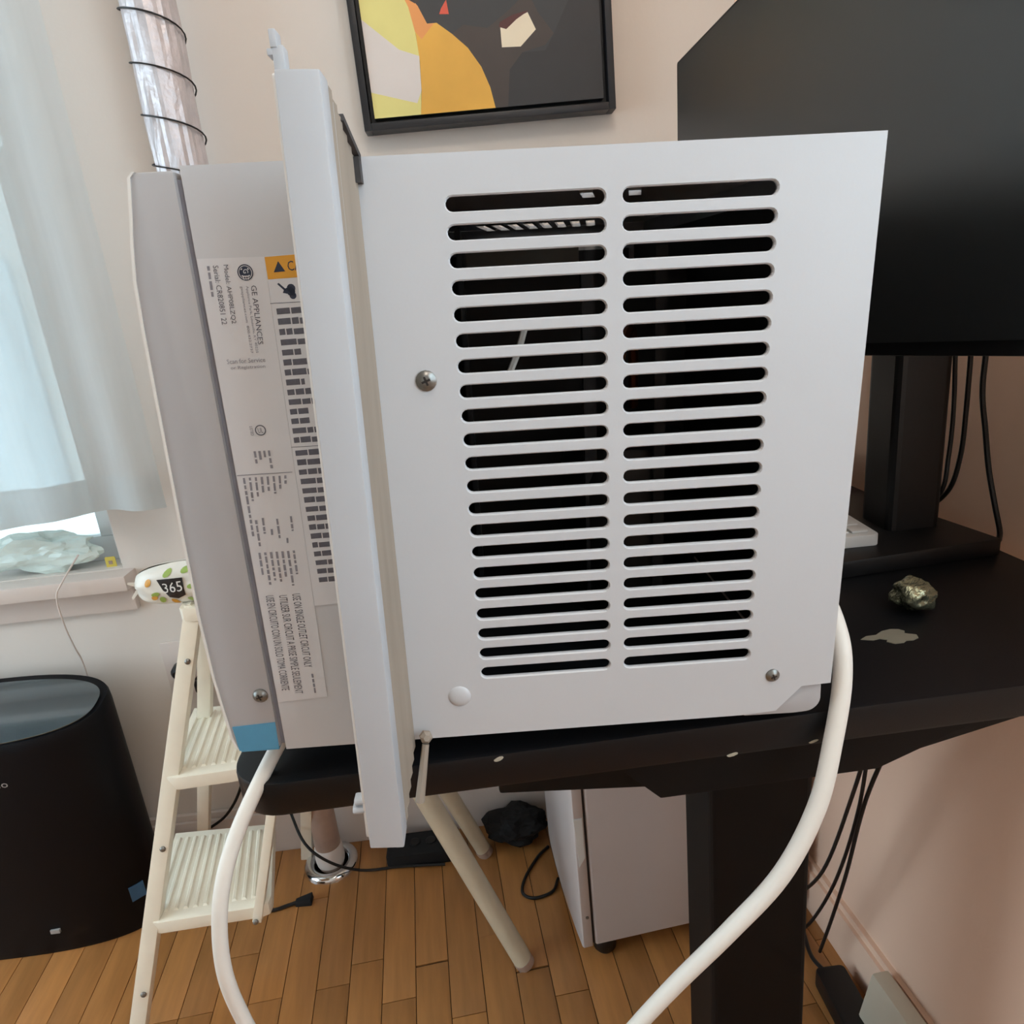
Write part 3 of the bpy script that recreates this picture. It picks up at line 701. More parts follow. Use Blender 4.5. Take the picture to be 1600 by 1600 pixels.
for x, z, w, h in ((-0.0120, DZ - 0.0035, 0.0075, 0.0032), (0.1470, DZ - 0.0245, 0.0080, 0.0026), (0.2040, DZ - 0.0225, 0.0070, 0.0020)):
    n = 9; y = dfront(x) - 0.0005
    c = [(x + w / 2 * math.cos(2 * math.pi * i / n) * (0.8 + 0.3 * random.random()), z + h / 2 * math.sin(2 * math.pi * i / n) + 0.12 * w * math.cos(2 * math.pi * i / n)) for i in range(n)]
    dpart('edge_chip', MB().prism(c, 1, 0, 2, y, y + 0.001), 'chip')

# crumpled wrapper ball and torn sticker on the desk
def blob(name, c, rad, mt, sub=4, amp=0.25, freq=2.0, seed=0, flat_ball=False):
    bm = bmesh.new(); bmesh.ops.create_icosphere(bm, subdivisions=sub, radius=1.0)
    for v in bm.verts:
        n = v.co.normalized(); p = n * freq + Vector((seed, seed * 1.7, -seed))
        if flat_ball: d = 1 + amp * (noise.voronoi(p * 1.6)[0][0] * 1.1 - 0.35)
        else: d = 1 + amp * noise.noise(p) + amp * 0.4 * noise.noise(p * 3)
        v.co = Vector((n.x * rad[0], n.y * rad[1], n.z * rad[2])) * d
    zmin = min(v.co.z for v in bm.verts)
    me = bpy.data.meshes.new(name)
    for v in bm.verts: v.co.z -= zmin
    bm.to_mesh(me); bm.free(); me.materials.append(M[mt])
    o = bpy.data.objects.new(name, me); col.objects.link(o); o.location = c
    return o
o = blob('wrapper_ball', (0.3500, 0.5230, DZ), (0.0185, 0.0165, 0.0130), 'foil', 4, 0.30, 1.7, 3, False)
o.data.polygons.foreach_set('use_smooth', [True] * len(o.data.polygons))
o.rotation_euler = (0, 0, R_(25))
tag(o, 'crumpled olive foil ball on the black desk below the monitor', 'foil ball')
pts = [(-0.0270, 0.0020), (-0.0200, 0.0055), (-0.0120, 0.0050), (-0.0040, 0.0095), (0.0040, 0.0105), (0.0100, 0.0085), (0.0125, 0.0045), (0.0100, 0.0010), (0.0170, -0.0035), (0.0150, -0.0085), (0.0090, -0.0105), (0.0040, -0.0095), (0.0000, -0.0120), (-0.0070, -0.0115), (-0.0110, -0.0070), (-0.0085, -0.0045), (-0.0130, -0.0010), (-0.0190, -0.0020)]
o = MB().prism(pts, 2, 0, 1, 0.0, 0.0006).build('sticker_scrap', 'sticker_grey'); o.location = (0.3110, 0.4840, DZ); o.rotation_euler = (0, 0, R_(4))
tag(o, 'flat grey logo shaped sticker scrap lying on the black desk', 'sticker')

# ------------------------------------------------------------------ monitor on its stand
mon = empty('monitor', (0.41, 0.70, DZ), 'large black monitor on a column stand behind the air conditioner', 'monitor')
MO = Vector((0.41, 0.70, DZ))
def mpart(name, mb, mt, bevel=0.0, smooth=False, parent=None):
    mb.shift(MO); return mb.build(name, mt, parent or mon, bevel=bevel, smooth=smooth)
FB = Vector((0.2790, 0.950, 1.003)); U = Vector((0.052, -0.510, 0.031)).normalized()
V = Vector((0.012, 0.030, 0.36)); V = (V - U * V.dot(U)).normalized()
Nn = U.cross(V).normalized()
if Nn.x > 0: Nn = -Nn
MW, MH = 0.625, 0.355
def mq(u, v, n): return FB + U * u + V * v + Nn * n
def mbox(u0, u1, v0, v1, n0, n1):
    return MB().hexa([mq(u0, v0, n0), mq(u1, v0, n0), mq(u1, v0, n1), mq(u0, v0, n1), mq(u0, v1, n0), mq(u1, v1, n0), mq(u1, v1, n1), mq(u0, v1, n1)])
mpart('housing', mbox(0, MW, 0, MH, -0.032, 0.0), 'black_plastic', bevel=0.002)
mpart('screen', mbox(0.004, MW - 0.004, 0.010, MH - 0.004, 0.0, 0.0012), 'screen')
mpart('rear_bulge', mbox(0.17, 0.45, 0.06, 0.28, -0.05, -0.032), 'black_plastic', bevel=0.004)
cc = mq(0.30, 0.15, -0.04)
mpart('neck', MB().tube([cc, Vector((0.440, 0.685, cc.z))], 0.022, 12), 'black_metal', smooth=True)
mpart('stand_column', MB().rbox((0.410, 0.660, DZ + 0.018), (0.466, 0.715, 1.20), 0.008, 3, 'z'), 'black_plastic')
mpart('stand_base', MB().hexa([(0.285, 0.594, DZ), (0.495, 0.611, DZ), (0.462, 0.80, DZ), (0.275, 0.80, DZ), (0.285, 0.594, DZ + 0.018), (0.495, 0.611, DZ + 0.018), (0.462, 0.80, DZ + 0.018), (0.275, 0.80, DZ + 0.018)]), 'black_plastic', bevel=0.003)
# black leads hanging behind the monitor
def cable(name, pts, r, label, cat='cable', group=None, mt='cable'):
    o = MB().tube(smooth_path(pts, 8), r, 8).build(name, mt, smooth=True)
    return tag(o, label, cat, group)
cable('monitor_cable', [(0.472, 0.672, 1.02), (0.478, 0.674, 0.95), (0.478, 0.675, 0.90), (0.473, 0.676, 0.86), (0.478, 0.73, 0.822), (0.49, 0.82, DZ + 0.0035)], 0.0022, 'thin black lead hanging straight down behind the monitor, nearest its column')
cable('monitor_cable', [(0.480, 0.660, 1.02), (0.484, 0.664, 0.95), (0.487, 0.67, 0.90), (0.484, 0.68, 0.86), (0.490, 0.73, 0.825), (0.503, 0.80, DZ + 0.0035)], 0.0024, 'black lead with a slight bend behind the monitor, middle of the three')
cable('monitor_cable', [(0.492, 0.655, 1.02), (0.492, 0.655, 0.97), (0.497, 0.652, 0.93), (0.502, 0.648, 0.89), (0.504, 0.637, 0.855), (0.508, 0.632, 0.83), (0.515, 0.640, DZ + 0.0035)], 0.0026, 'black lead curving away towards the edge of the stand base, outermost of three')
cable('desk_cable', [(0.430, 0.86, 1.00), (0.425, 0.80, 0.955), (0.405, 0.77, 0.92), (0.36, 0.80, 0.89), (0.33, 0.86, 0.84), (0.32, 0.90, DZ + 0.004)], 0.003, 'black cable slanting across the gap left of the monitor column')
# white keyboard on the stand base
kb = empty('keyboard', (0.30, 0.68, DZ + 0.018), 'white keyboard corner resting on the monitor stand base', 'keyboard')
KO = Vector((0.30, 0.68, DZ + 0.018))
b = MB().rbox((0.0, 0.0, 0.0), (0.130, 0.115, 0.012), 0.006, 3, 'z')
kba = R_(-2)
def krot(mb, off=(0.252, 0.632, DZ + 0.018)):
    c, s = math.cos(kba), math.sin(kba)
    mb.v = [(off[0] + x * c - y * s - KO.x, off[1] + x * s + y * c - KO.y, off[2] + z - KO.z) for x, y, z in mb.v]; return mb
krot(b).build('case', 'kb', kb, bevel=0.0012)
for i in range(6):
    for j in range(5):
        x = 0.008 + i * 0.0195; y = 0.008 + j * 0.0205
        krot(MB().box((x, y, 0.012), (x + 0.0165, y + 0.0170, 0.0145))).build('key', 'kb', kb, bevel=0.0012)
# dark box behind the stand
bx = empty('storage_box', (0.42, 0.90, DZ), 'dark grey box with pale lid edge on the desk behind the keyboard', 'box')
b = MB().box((-0.06, -0.03, 0.0), (0.05, 0.06, 0.040)); b.build('body', 'greybox', bx, bevel=0.002)
b = MB().box((-0.062, -0.032, 0.040), (0.052, 0.062, 0.046)); b.build('lid', 'kb', bx, bevel=0.001)

# ------------------------------------------------------------------ framed print
PX0, PX1, PZ0, PZ1 = -0.1350, 0.2800, 1.3790, 1.900
FD = 0.035
pic = empty('framed_picture', (0.07, YW, PZ0), 'black framed print in yellow, orange and charcoal on the back wall', 'picture')
PO = Vector((0.07, YW, PZ0))
def ppart(name, mb, mt, bevel=0.0):
    mb.shift(PO); return mb.build(name, mt, pic, bevel=bevel)
fy0 = YW - FD
def yscale(p): return p
fw = 0.011
k_ = (fy0) / YW
fx0, fx1, fz0, fz1 = PX0 * k_, PX1 * k_, 1.10 + (PZ0 - 1.10) * k_ + 0.0, PZ1
b = MB(); b.box((fx0, fy0, fz0), (fx0 + fw, YW - 0.0005, fz1)); b.box((fx1 - fw, fy0, fz0), (fx1, YW - 0.0005, fz1)); b.box((fx0 + fw, fy0, fz0), (fx1 - fw, YW - 0.0005, fz0 + fw)); b.box((fx0 + fw, fy0, fz1 - fw), (fx1 - fw, YW - 0.0005, fz1))
ppart('frame', b, 'frame_black', 0.001)
g = 0.007
cy_ = fy0 + 0.006
cx0, cx1, cz0, cz1 = fx0 + fw + g, fx1 - fw - g, fz0 + fw + g, fz1 - fw - g
ppart('backing', MB().box((fx0 + fw, YW - 0.012, fz0 + fw), (fx1 - fw, YW - 0.002, fz1 - fw)), 'frame_black')
ppart('canvas', MB().box((cx0, cy_ + 0.0004, cz0), (cx1, YW - 0.012, cz1)), 'art_dark3')
cw = cx1 - cx0
# flat shapes of the print, in fractions of the print's width from its lower left corner
def shape(mb, pts, layer, mi):
    mb.add([(cx0 + cw * u, cy_ - 0.00006 * layer, cz0 + cw * v) for u, v in pts], [tuple(range(len(pts)))], mi)
b = MB()
shape(b, [(0, 0), (1, 0), (1, 1.2), (0, 1.2)], 0, 0)
shape(b, [(0, 0), (0.20, 0), (0.215, 0.10), (0.222, 0.22), (0.215, 0.34), (0.20, 0.46), (0.15, 0.70), (0.05, 1.0), (0, 1.1)], 1, 1)
shape(b, [(0.0, 0.10), (0.19, 0.045), (0.214, 0.09), (0.222, 0.22), (0.14, 0.25), (0.07, 0.31), (0.0, 0.37)], 2, 2)
shape(b, [(0.20, 0), (0.525, 0), (0.51, 0.08), (0.48, 0.16), (0.43, 0.235), (0.37, 0.29), (0.31, 0.335), (0.27, 0.335), (0.24, 0.40), (0.19, 0.47), (0.205, 0.40), (0.218, 0.30), (0.222, 0.20), (0.215, 0.09)], 1, 3)
shape(b, [(0.27, 0.335), (0.24, 0.40), (0.19, 0.47), (0.15, 0.52), (0.20, 0.40), (0.216, 0.31), (0.24, 0.28), (0.30, 0.335)], 2, 4)
shape(b, [(0.525, 0), (0.58, 0), (0.60, 0.14), (0.66, 0.20), (0.76, 0.22), (0.80, 0.26), (0.74, 0.34), (0.70, 0.42), (0.62, 0.36), (0.52, 0.30), (0.42, 0.32), (0.37, 0.29), (0.43, 0.235), (0.48, 0.16), (0.51, 0.08)], 1, 5)
shape(b, [(0.60, 0.14), (0.66, 0.20), (0.76, 0.20), (0.80, 0.26), (0.86, 0.36), (0.90, 0.42), (1.0, 0.46), (1.0, 0), (0.58, 0)], 1, 6)
shape(b, [(0.575, 0.225), (0.655, 0.222), (0.725, 0.28), (0.695, 0.345), (0.64, 0.325), (0.60, 0.295), (0.575, 0.305)], 3, 7)
shape(b, [(0.570, 0.300), (0.60, 0.290), (0.645, 0.322), (0.69, 0.345), (0.70, 0.352), (0.63, 0.34), (0.575, 0.318)], 4, 8)
shape(b, [(0.325, 0.365), (0.365, 0.362), (0.360, 0.415), (0.335, 0.385)], 3, 9)
shape(b, [(0.425, 0.275), (0.50, 0.19), (0.48, 0.19), (0.43, 0.25), (0.41, 0.30)], 3, 10)
shape(b, [(0.855, 0.415), (0.89, 0.43), (0.89, 0.47), (0.84, 0.46)], 3, 7)
shape(b, [(0.18, 0.44), (0.23, 0.41), (0.25, 0.42), (0.20, 0.49)], 3, 10)
ppart('art_print', b, ['art_dark', 'art_yellow', 'art_white', 'art_orange', 'art_orange2', 'art_dark2', 'art_dark3', 'art_cream', 'art_wine', 'art_red', 'art_dark2'])

# ------------------------------------------------------------------ riser pipe with foil wrap
rp = empty('riser_pipe', (-0.412, 1.208, 0.0), 'vertical heating pipe wrapped in shiny film bound with dark wire', 'pipe')
b = MB(); n = 40; hN = 120; vs = []; fs = []
zb, zt = 0.34, 2.58
for k in range(hN + 1):
    z = zb + (zt - zb) * k / hN
    for a in range(n):
        an = 2 * math.pi * a / n
        p = Vector((math.cos(an) * 2.2, math.sin(an) * 2.2, z * 5))
        r = 0.0380 + 0.0032 * noise.noise(p) + 0.0030 * noise.noise(Vector((p.x * 3, p.y * 3, z * 9)))
        vs.append((r * math.cos(an), r * math.sin(an), z))
for k in range(hN):
    for a in range(n): fs.append((k * n + a, k * n + (a + 1) % n, (k + 1) * n + (a + 1) % n, (k + 1) * n + a))
b.add(vs, fs); wrap = b.build('foil_wrap', 'film', rp)
pts = []
pitch = 0.068
for k in range(int((zt - zb - 0.02) / pitch * 24)):
    an = 2 * math.pi * k / 24; z = zb + 0.01 + pitch * k / 24
    pts.append((0.0418 * math.cos(-an + 0.9), 0.0418 * math.sin(-an + 0.9), z))
MB().tube(pts, 0.0013, 6).build('binding_wire', 'cable', wrap, smooth=True)
MB().lathe([(0.026, 0.0), (0.026, 0.36)], n=24).build('bare_pipe', 'pipe_brown', rp, smooth=True)
MB().lathe([(0.0285, 0.008), (0.0300, 0.02), (0.0290, 0.045), (0.0265, 0.05)], n=24).build('pipe_collar', 'trim', rp, smooth=True)
prof = []
for k in range(9):
    a = R_(0 + 180 * k / 8); prof.append((0.045 + 0.012 * math.cos(a), 0.012 * math.sin(a)))
MB().lathe([(0.057, 0.0)] + prof + [(0.033, 0.0)], n=32).build('floor_flange', 'chrome', rp, smooth=True)

# ------------------------------------------------------------------ sheer curtain and rod
cur = empty('sheer_curtain', (-1.15, 1.20, 2.22), 'sheer white curtain hanging over the bright window', 'curtain')
def cy(x, z):
    f = 0.55 + 0.45 * (2.2 - z) / 1.4
    return 0.012 * f * math.sin(x * 26 + 0.6 * math.sin(z * 2.0)) + 0.010 * f * math.sin(x * 47 + 1.3 + 0.5 * z) + 0.006 * math.sin(x * 11 + z * 1.7)
def sheet(x0, x1, z0, z1, nx, nz, dy=0.0, thick=0.0006):
    mb = MB(); vs = []; fs = []
    for s in (0,):
        for i in range(nx + 1):
            for j in range(nz + 1):
                x = x0 + (x1 - x0) * i / nx; z = z0(x) + (z1 - z0(x)) * j / nz
                vs.append((x + 1.15, cy(x, z) + dy + s * thick, z - 2.22))
    w = nz + 1; off = (nx + 1) * w
    for i in range(nx):
        for j in range(nz):
            a = i * w + j; fs.append((a, a + w, a + w + 1, a + 1))
    mb.add(vs, fs); return mb
hem = lambda x: 0.803 + 0.006 * math.sin(x * 9 + 1)
sheet(-1.80, -0.560, hem, 2.20, 150, 40).build('fabric', 'sheer', cur, smooth=True)
sheet(-1.80, -0.560, hem, 0.868, 150, 4, dy=-0.0012).build('hem_band', 'sheer', cur, smooth=True)
rod = empty('curtain_rod', (-1.15, 1.20, 2.22), 'slim white curtain rod above the window', 'rod')
MB().tube([(-0.72, 0, 0), (0.66, 0, 0)], 0.009, 12).build('rod_tube', 'sash', rod, smooth=True)
for x in (-0.70, 0.64): MB().box((x - 0.01, 0.0, -0.012), (x + 0.01, YW - 1.20 - 0.0005, 0.012)).build('bracket', 'sash', rod)

# things on the sill
b = blob('plastic_bag', (-0.86, YW + 0.022, WZ0 - 0.002), (0.105, 0.022, 0.036), 'bottle', 4, 0.5, 1.6, 5)
tag(b, 'pale green crumpled plastic bag on the window sill', 'bag')
tg = MB().rbox((-0.0095, -0.001, 0.0), (0.0095, 0.001, 0.022), 0.002, 3, 'y').build('tag_card', 'tag_yellow'); tg.location = (-0.7325, YW + 0.015, WZ0 - 0.002)
MB().box((-0.0035, -0.0018, 0.0075), (0.0035, -0.0009, 0.0145)).build('tag_spot', 'pipe_brown', tg)
tag(tg, 'small yellow square tag standing on the window sill', 'tag')
cable('thin_cord', [(-0.77, 1.262, 0.72), (-0.785, 1.215, 0.684), (-0.795, 1.205, 0.66), (-0.803, 1.215, 0.60), (-0.810, 1.235, 0.545), (-0.815, 1.252, 0.50), (-0.82, 1.256, 0.40), (-0.83, 1.256, 0.30)], 0.0016, 'thin pinkish cord hanging from the window sill to the black purifier', 'cord', None, 'trim')

# ------------------------------------------------------------------ air purifier
pu = empty('air_purifier', (-0.985, 1.152, 0.0), 'black oval air purifier with glossy sloping top below the window', 'air purifier')
A_, B_ = 0.255, 0.088
def se(an, sc=1.0, e=2.6):
    c, s = math.cos(an), math.sin(an)
    return (sc * A_ * math.copysign(abs(c) ** (2 / e), c), (sc * B_ if sc == 1 else B_ - (1 - sc) * A_) * math.copysign(abs(s) ** (2 / e), s))
def ztop(y): return 0.475 + (y / B_) * 0.025
def pring(sc, zf, n=72, dz=0.0):
    return [(se(2 * math.pi * a / n, sc)[0], se(2 * math.pi * a / n, sc)[1], zf(se(2 * math.pi * a / n, sc)[1]) + dz) for a in range(n)]
b = MB(); rings = [pring(0.985, lambda y: 0.0), pring(1.0, lambda y: 0.012), pring(1.0, lambda y: ztop(y) - 0.02), pring(0.995, lambda y: ztop(y) - 0.006), pring(0.985, lambda y: ztop(y))]
n = 72; vs = sum(rings, []); fs = []
for k in range(len(rings) - 1):
    for a in range(n): fs.append((k * n + a, k * n + (a + 1) % n, (k + 1) * n + (a + 1) % n, (k + 1) * n + a))
fs.append(tuple(range(n))[::-1]); fs.append(tuple((len(rings) - 1) * n + a for a in range(n)))
b.add(vs, fs); b.build('body', 'purifier', pu, smooth=True)
b = MB(); r0 = [(x, y - 0.006, z) for x, y, z in pring(0.95, ztop, dz=0.0004)]; r1 = [(x, y, z + 0.0012) for x, y, z in r0]
b.add(r0 + r1, [tuple(range(n))[::-1], tuple(range(n, 2 * n))] + [(a, (a + 1) % n, n + (a + 1) % n, n + a) for a in range(n)])
b.build('control_panel', 'purifier_panel', pu)
b = MB(); yf = se(R_(-82))[1]
put_text(b, 'ado', (0.072, -B_ - 0.0006, 0.376), (0.034, 0.0, 0.0), (0, 0, 0.013)); b.build('lettering', 'grey_print', pu)
b = MB(); pq = se(R_(-74)); b.box((0.085, -B_ - 0.0010, 0.050), (0.102, -B_ + 0.004, 0.058)); b.build('front_badge', 'grey_print', pu)
an = R_(-26); p = Vector((*se(an), 0.085)); t_ = Vector((se(an + 0.05)[0] - se(an - 0.05)[0], se(an + 0.05)[1] - se(an - 0.05)[1], 0)).normalized(); nn = Vector((t_.y, -t_.x, 0))
b = MB(); w, h = 0.013, 0.016
b.hexa([p - t_ * w - Vector((0, 0, h)) - nn * .001, p + t_ * w - Vector((0, 0, h)) - nn * .001, p + t_ * w - Vector((0, 0, h)) + nn * 0.0012, p - t_ * w - Vector((0, 0, h)) + nn * 0.0012,
        p - t_ * w + Vector((0, 0, h)) - nn * .001, p + t_ * w + Vector((0, 0, h)) - nn * .001, p + t_ * w + Vector((0, 0, h)) + nn * 0.0012, p - t_ * w + Vector((0, 0, h)) + nn * 0.0012])
b.build('energy_sticker', 'blue_sticker', pu)

# ------------------------------------------------------------------ step ladder
ld = empty('step_ladder', (-0.55, 1.0, 0.0), 'cream metal folding step ladder with ribbed treads beside the purifier', 'step ladder')
LO = Vector((-0.55, 1.0, 0.0))
def lpart(name, mb, mt='cream', bevel=0.0, smooth=False, parent=None):
    mb.shift(LO); return mb.build(name, mt, parent or ld, bevel=bevel, smooth=smooth)
lt, lb = Vector((-0.4630, 0.994, 0.70)), Vector((-0.6560, 0.826, 0.0))
rt, rb = Vector((-0.3000, 0.985, 0.70)), Vector((-0.4335, 0.879, 0.205))
def rail_bar(name, p0, p1, web, flange):
    mb = MB(); d = (p1 - p0).normalized()
    side = Vector((0.0, -1, 0)); side = (side - d * side.dot(d)).normalized(); w = d.cross(side).normalized()
    if w.x < 0: w = -w
    mb.bar(p0, p1, web, 0.003, up=side)
    for s in (-1, 1):
        off = w * (s * (web / 2 - 0.0015)) - side * (flange / 2)
        mb.bar(p0 + off, p1 + off, 0.003, flange, up=side)
    return mb
lpart('front_rail', rail_bar('r', lb, lt, 0.024, 0.018), bevel=0.001)
lpart('front_rail', rail_bar('r', rb, rt, 0.014, 0.012), bevel=0.001)
lpart('rear_leg', MB().bar(Vector((-0.4520, 1.02, 0.70)), Vector((-0.690, 1.235, 0.0)), 0.022, 0.016, up=(0, 1, 0)), bevel=0.001)
lpart('rear_leg', MB().bar(Vector((-0.3000, 1.02, 0.70)), Vector((-0.470, 1.235, 0.0)), 0.022, 0.016, up=(0, 1, 0)), bevel=0.001)
def tread(FL, FR, BR, BL, z, nr):
    FL, FR, BR, BL = [Vector((*p, z)) for p in (FL, FR, BR, BL)]
    dz = Vector((0, 0, 0.022)); hh = 0.010
    t = MB()
    rc = 0.22
    cFR1 = FR + (FL - FR) * 0.10; cFR2 = FR + (BR - FR) * 0.10; cm = FR + (FL - FR) * 0.025 + (BR - FR) * 0.025
    cFL1 = FL + (FR - FL) * 0.10; cFL2 = FL + (BL - FL) * 0.10; cl = FL + (FR - FL) * 0.025 + (BL - FL) * 0.025
    lp = [cFL1, cFR1, cm, cFR2, BR, BL, cFL2, cl]; n = len(lp)
    t.add([p - dz for p in lp] + lp, [tuple(range(n))[::-1], tuple(range(n, 2 * n))] + [(i, (i + 1) % n, n + (i + 1) % n, n + i) for i in range(n)])
    tr = lpart('tread', t, bevel=0.0015)
    r = MB()
    for k in range(nr):
        a = (k + 0.8) / (nr + 0.6)
        f = FL + (FR - FL) * a; bk = BL + (BR - BL) * a
        p0 = f + (bk - f) * 0.10; p1 = f + (bk - f) * 0.92; w = (FR - FL) * (0.26 / nr)
        up = Vector((0, 0, 0.0028))
        r.add([p0 - w, p0 + w, p1 + w, p1 - w, p0 - w * 0.45 + up + (bk - f) * 0.012, p0 + w * 0.45 + up + (bk - f) * 0.012, p1 + w * 0.45 + up, p1 - w * 0.45 + up],
              [(4, 5, 6, 7), (0, 1, 5, 4), (1, 2, 6, 5), (2, 3, 7, 6), (3, 0, 4, 7)])
    lpart('tread_ribs', r, parent=tr)
    return tr
tread((-0.600, 0.876), (-0.408, 0.884), (-0.452, 1.069), (-0.632, 1.076), 0.230, 12)
tread((-0.540, 0.926), (-0.350, 0.934), (-0.388, 1.118), (-0.568, 1.128), 0.450, 12)
tread((-0.482, 0.985), (-0.295, 0.990), (-0.295, 1.06), (-0.495, 1.07), 0.700, 10)
def lscrew(p, d):
    lpart('bolt', MB().lathe([(0.0045, 0.0), (0.0045, 0.0015), (0.003, 0.0032), (0.0008, 0.0038)], p, 12, d), 'screw', smooth=True)
for t in (0.17, 0.487, 0.885):
    p = lb + (lt - lb) * t; lscrew(p + Vector((0.004, -0.0015, 0)), (0.1, -1, 0.15))
lscrew(rb + Vector((0.0, -0.003, 0.004)), (0.1, -1, 0.15))
for x, y in ((lb.x, lb.y + 0.01),):
    lpart('rubber_foot', MB().rbox((x - 0.016, y - 0.016, 0.0), (x + 0.016, y + 0.014, 0.03), 0.005, 3, 'z'), 'black_plastic')

# snack bag on the ladder top
sb = empty('snack_bag', (-0.462, 1.025, 0.70), 'white snack bag with leaf print and black 365 label on the ladder top', 'snack bag')
bw, bh, bd = 0.090, 0.034, 0.028
def bag_pt(u, v):       # u -1..1 along the bag, v -1..1 up
    prof = max(0.0, 1 - abs(u) ** 3.2) ** 0.55
    th = max(0.0, 1 - v * v) ** 0.5
    hgt = bh * (0.30 + 0.70 * prof) * (1 if u > -0.93 else 0.8)
    wob = 0.0035 * noise.noise(Vector((u * 2.3, v * 2.0, 1.7)))
    return u * bw, -(bd * prof * th + wob + 0.001), v * hgt + 0.034
b = MB(); nu, nv = 40, 22; vs = []; fs = []
for s in (1, -1):
    for i in range(nu + 1):
        for j in range(nv + 1):
            x, y, z = bag_pt(-1 + 2 * i / nu, -1 + 2 * j / nv); vs.append((x, y * s, z))
w = nv + 1; off = (nu + 1) * w
for i in range(nu):
    for j in range(nv):
        a = i * w + j; fs.append((a, a + w, a + w + 1, a + 1)); fs.append((off + a, off + a + 1, off + a + w + 1, off + a + w))
b.add(vs, fs)
b.add([(-bw, -0.001, 0.026), (-bw - 0.012, -0.004, 0.016), (-bw - 0.013, -0.003, 0.020), (-bw, 0.0, 0.034)], [(0, 1, 2, 3)])
b.add([(-bw, -0.001, 0.036), (-bw - 0.010, -0.004, 0.044), (-bw - 0.009, -0.003, 0.047), (-bw, 0.0, 0.044)], [(0, 1, 2, 3)])
b.build('bag_film', 'bag', sb, smooth=True)
def bag_patch(name, poly, mt, lift=0.0009):
    mb = MB(); c = (sum(p[0] for p in poly) / len(poly), sum(p[1] for p in poly) / len(poly)); rings = []
    n = len(poly); vs = []; fs = []
    K = 4
    for k in range(K + 1):
        for p in poly:
            u = c[0] + (p[0] - c[0]) * k / K; v = c[1] + (p[1] - c[1]) * k / K
            x, y, z = bag_pt(u, v); vs.append((x, y - lift, z))
    for k in range(K):
        for a in range(n): fs.append((k * n + a, k * n + (a + 1) % n, (k + 1) * n + (a + 1) % n, (k + 1) * n + a))
    mb.add(vs, fs); return mb.build(name, mt, sb)
def leaf(u, v, l, w, a):
    return [(u + l * math.cos(t) * math.cos(R_(a)) * 0.5 - w * math.sin(t) * math.sin(R_(a)), v + (l * math.cos(t) * math.sin(R_(a)) * 1.2 + w * math.sin(t) * math.cos(R_(a)) * 2.0)) for t in [2 * math.pi * i / 10 for i in range(10)]]
rr = random.Random(4)
for k, (u, v, a, mt) in enumerate([(-0.62, 0.52, 60, 'bag_orange'), (-0.55, -0.1, 20, 'bag_green'), (-0.48, -0.45, 70, 'bag_green'), (-0.28, -0.62, 110, 'bag_orange'), (0.02, -0.62, 120, 'bag_green'), (0.12, 0.10, 5, 'bag_green'), (0.30, -0.40, 20, 'bag_orange'), (0.06, 0.80, 15, 'bag_green'), (0.25, 0.60, 100, 'bag_orange'), (0.45, 0.10, 10, 'bag_orange'), (-0.25, 0.78, 30, 'bag_green'), (0.50, 0.62, 20, 'bag_green'), (0.55, -0.2, 40, 'bag_green'), (-0.6, -0.3, 50, 'bag_orange')]):
    bag_patch('printed_leaf', leaf(u, v, 0.17, 0.055, a), mt)
bag_patch('bag_label', [(-0.44, 0.62), (-0.22, 0.58), (0.0, 0.54), (-0.01, 0.1), (-0.02, -0.25), (-0.18, -0.42), (-0.32, -0.30), (-0.38, 0.1)], 'bag_black', 0.0016)
vs2, fs2 = text_verts('365'); mb = MB()
mb.add([(lambda q: (q[0], q[1] - 0.0026, q[2]))(bag_pt(-0.36 + 0.33 * a, -0.02 + 0.44 * c)) for a, c in vs2], fs2); mb.build('label_number', 'white_ink', sb)
sb.rotation_euler = (R_(8), R_(-4), R_(-4))

# ------------------------------------------------------------------ wall outlet with plugs
ou = empty('wall_outlet', (-0.635, YW, 0.46), 'beige wall outlet plate with black plug behind the ladder', 'outlet')
MB().rbox((-0.040, -0.006, -0.06), (0.045, -0.0005, 0.058), 0.004, 3, 'y').build('plate', 'trim', ou, bevel=0.001)
MB().lathe([(0.015, 0.0), (0.017, 0.006), (0.015, 0.022), (0.008, 0.030)], (-0.006, -0.006, 0.0), 16, (0, -1, 0)).build('plug', 'black_plastic', ou, smooth=True)
MB().rbox((0.020, -0.034, -0.045), (0.046, -0.006, -0.015), 0.005, 3, 'y').build('plug', 'black_plastic', ou, bevel=0.002)
cable('outlet_cable', [(-0.600, 1.243, 0.425), (-0.590, 1.235, 0.385), (-0.575, 1.235, 0.34), (-0.56, 1.24, 0.28), (-0.57, 1.245, 0.20), (-0.62, 1.25, 0.12), (-0.69, 1.25, 0.075), (-0.735, 1.20, 0.06)], 0.003, 'black cable looping from the wall outlet down to the purifier')

# ------------------------------------------------------------------ fridge
fr = empty('mini_fridge', (0.28, 1.05, 0.0), 'white compact fridge standing under the desk', 'fridge')
fa = R_(6.0)
fr.rotation_euler = (0, 0, fa)
def fl(p):            # world -> fridge local
    d = Vector(p) - Vector((0.28, 1.05, 0.0)); c, s = math.cos(-fa), math.sin(-fa)
    return Vector((d.x * c - d.y * s, d.x * s + d.y * c, d.z))
f0 = fl((0.0985, 0.9085, 0.035)); x0 = f0.x; y0 = f0.y; x1 = x0 + 0.385; y1 = y0 + 0.275
MB().rbox((x0, y0, 0.035), (x1, y1, 0.60), 0.005, 3, 'z').build('cabinet', 'fridge', fr, bevel=0.002)
MB().box((x0 - 0.004, y0 + 0.003, 0.038), (x0, y1 - 0.003, 0.597)).build('gasket', 'gasket', fr)
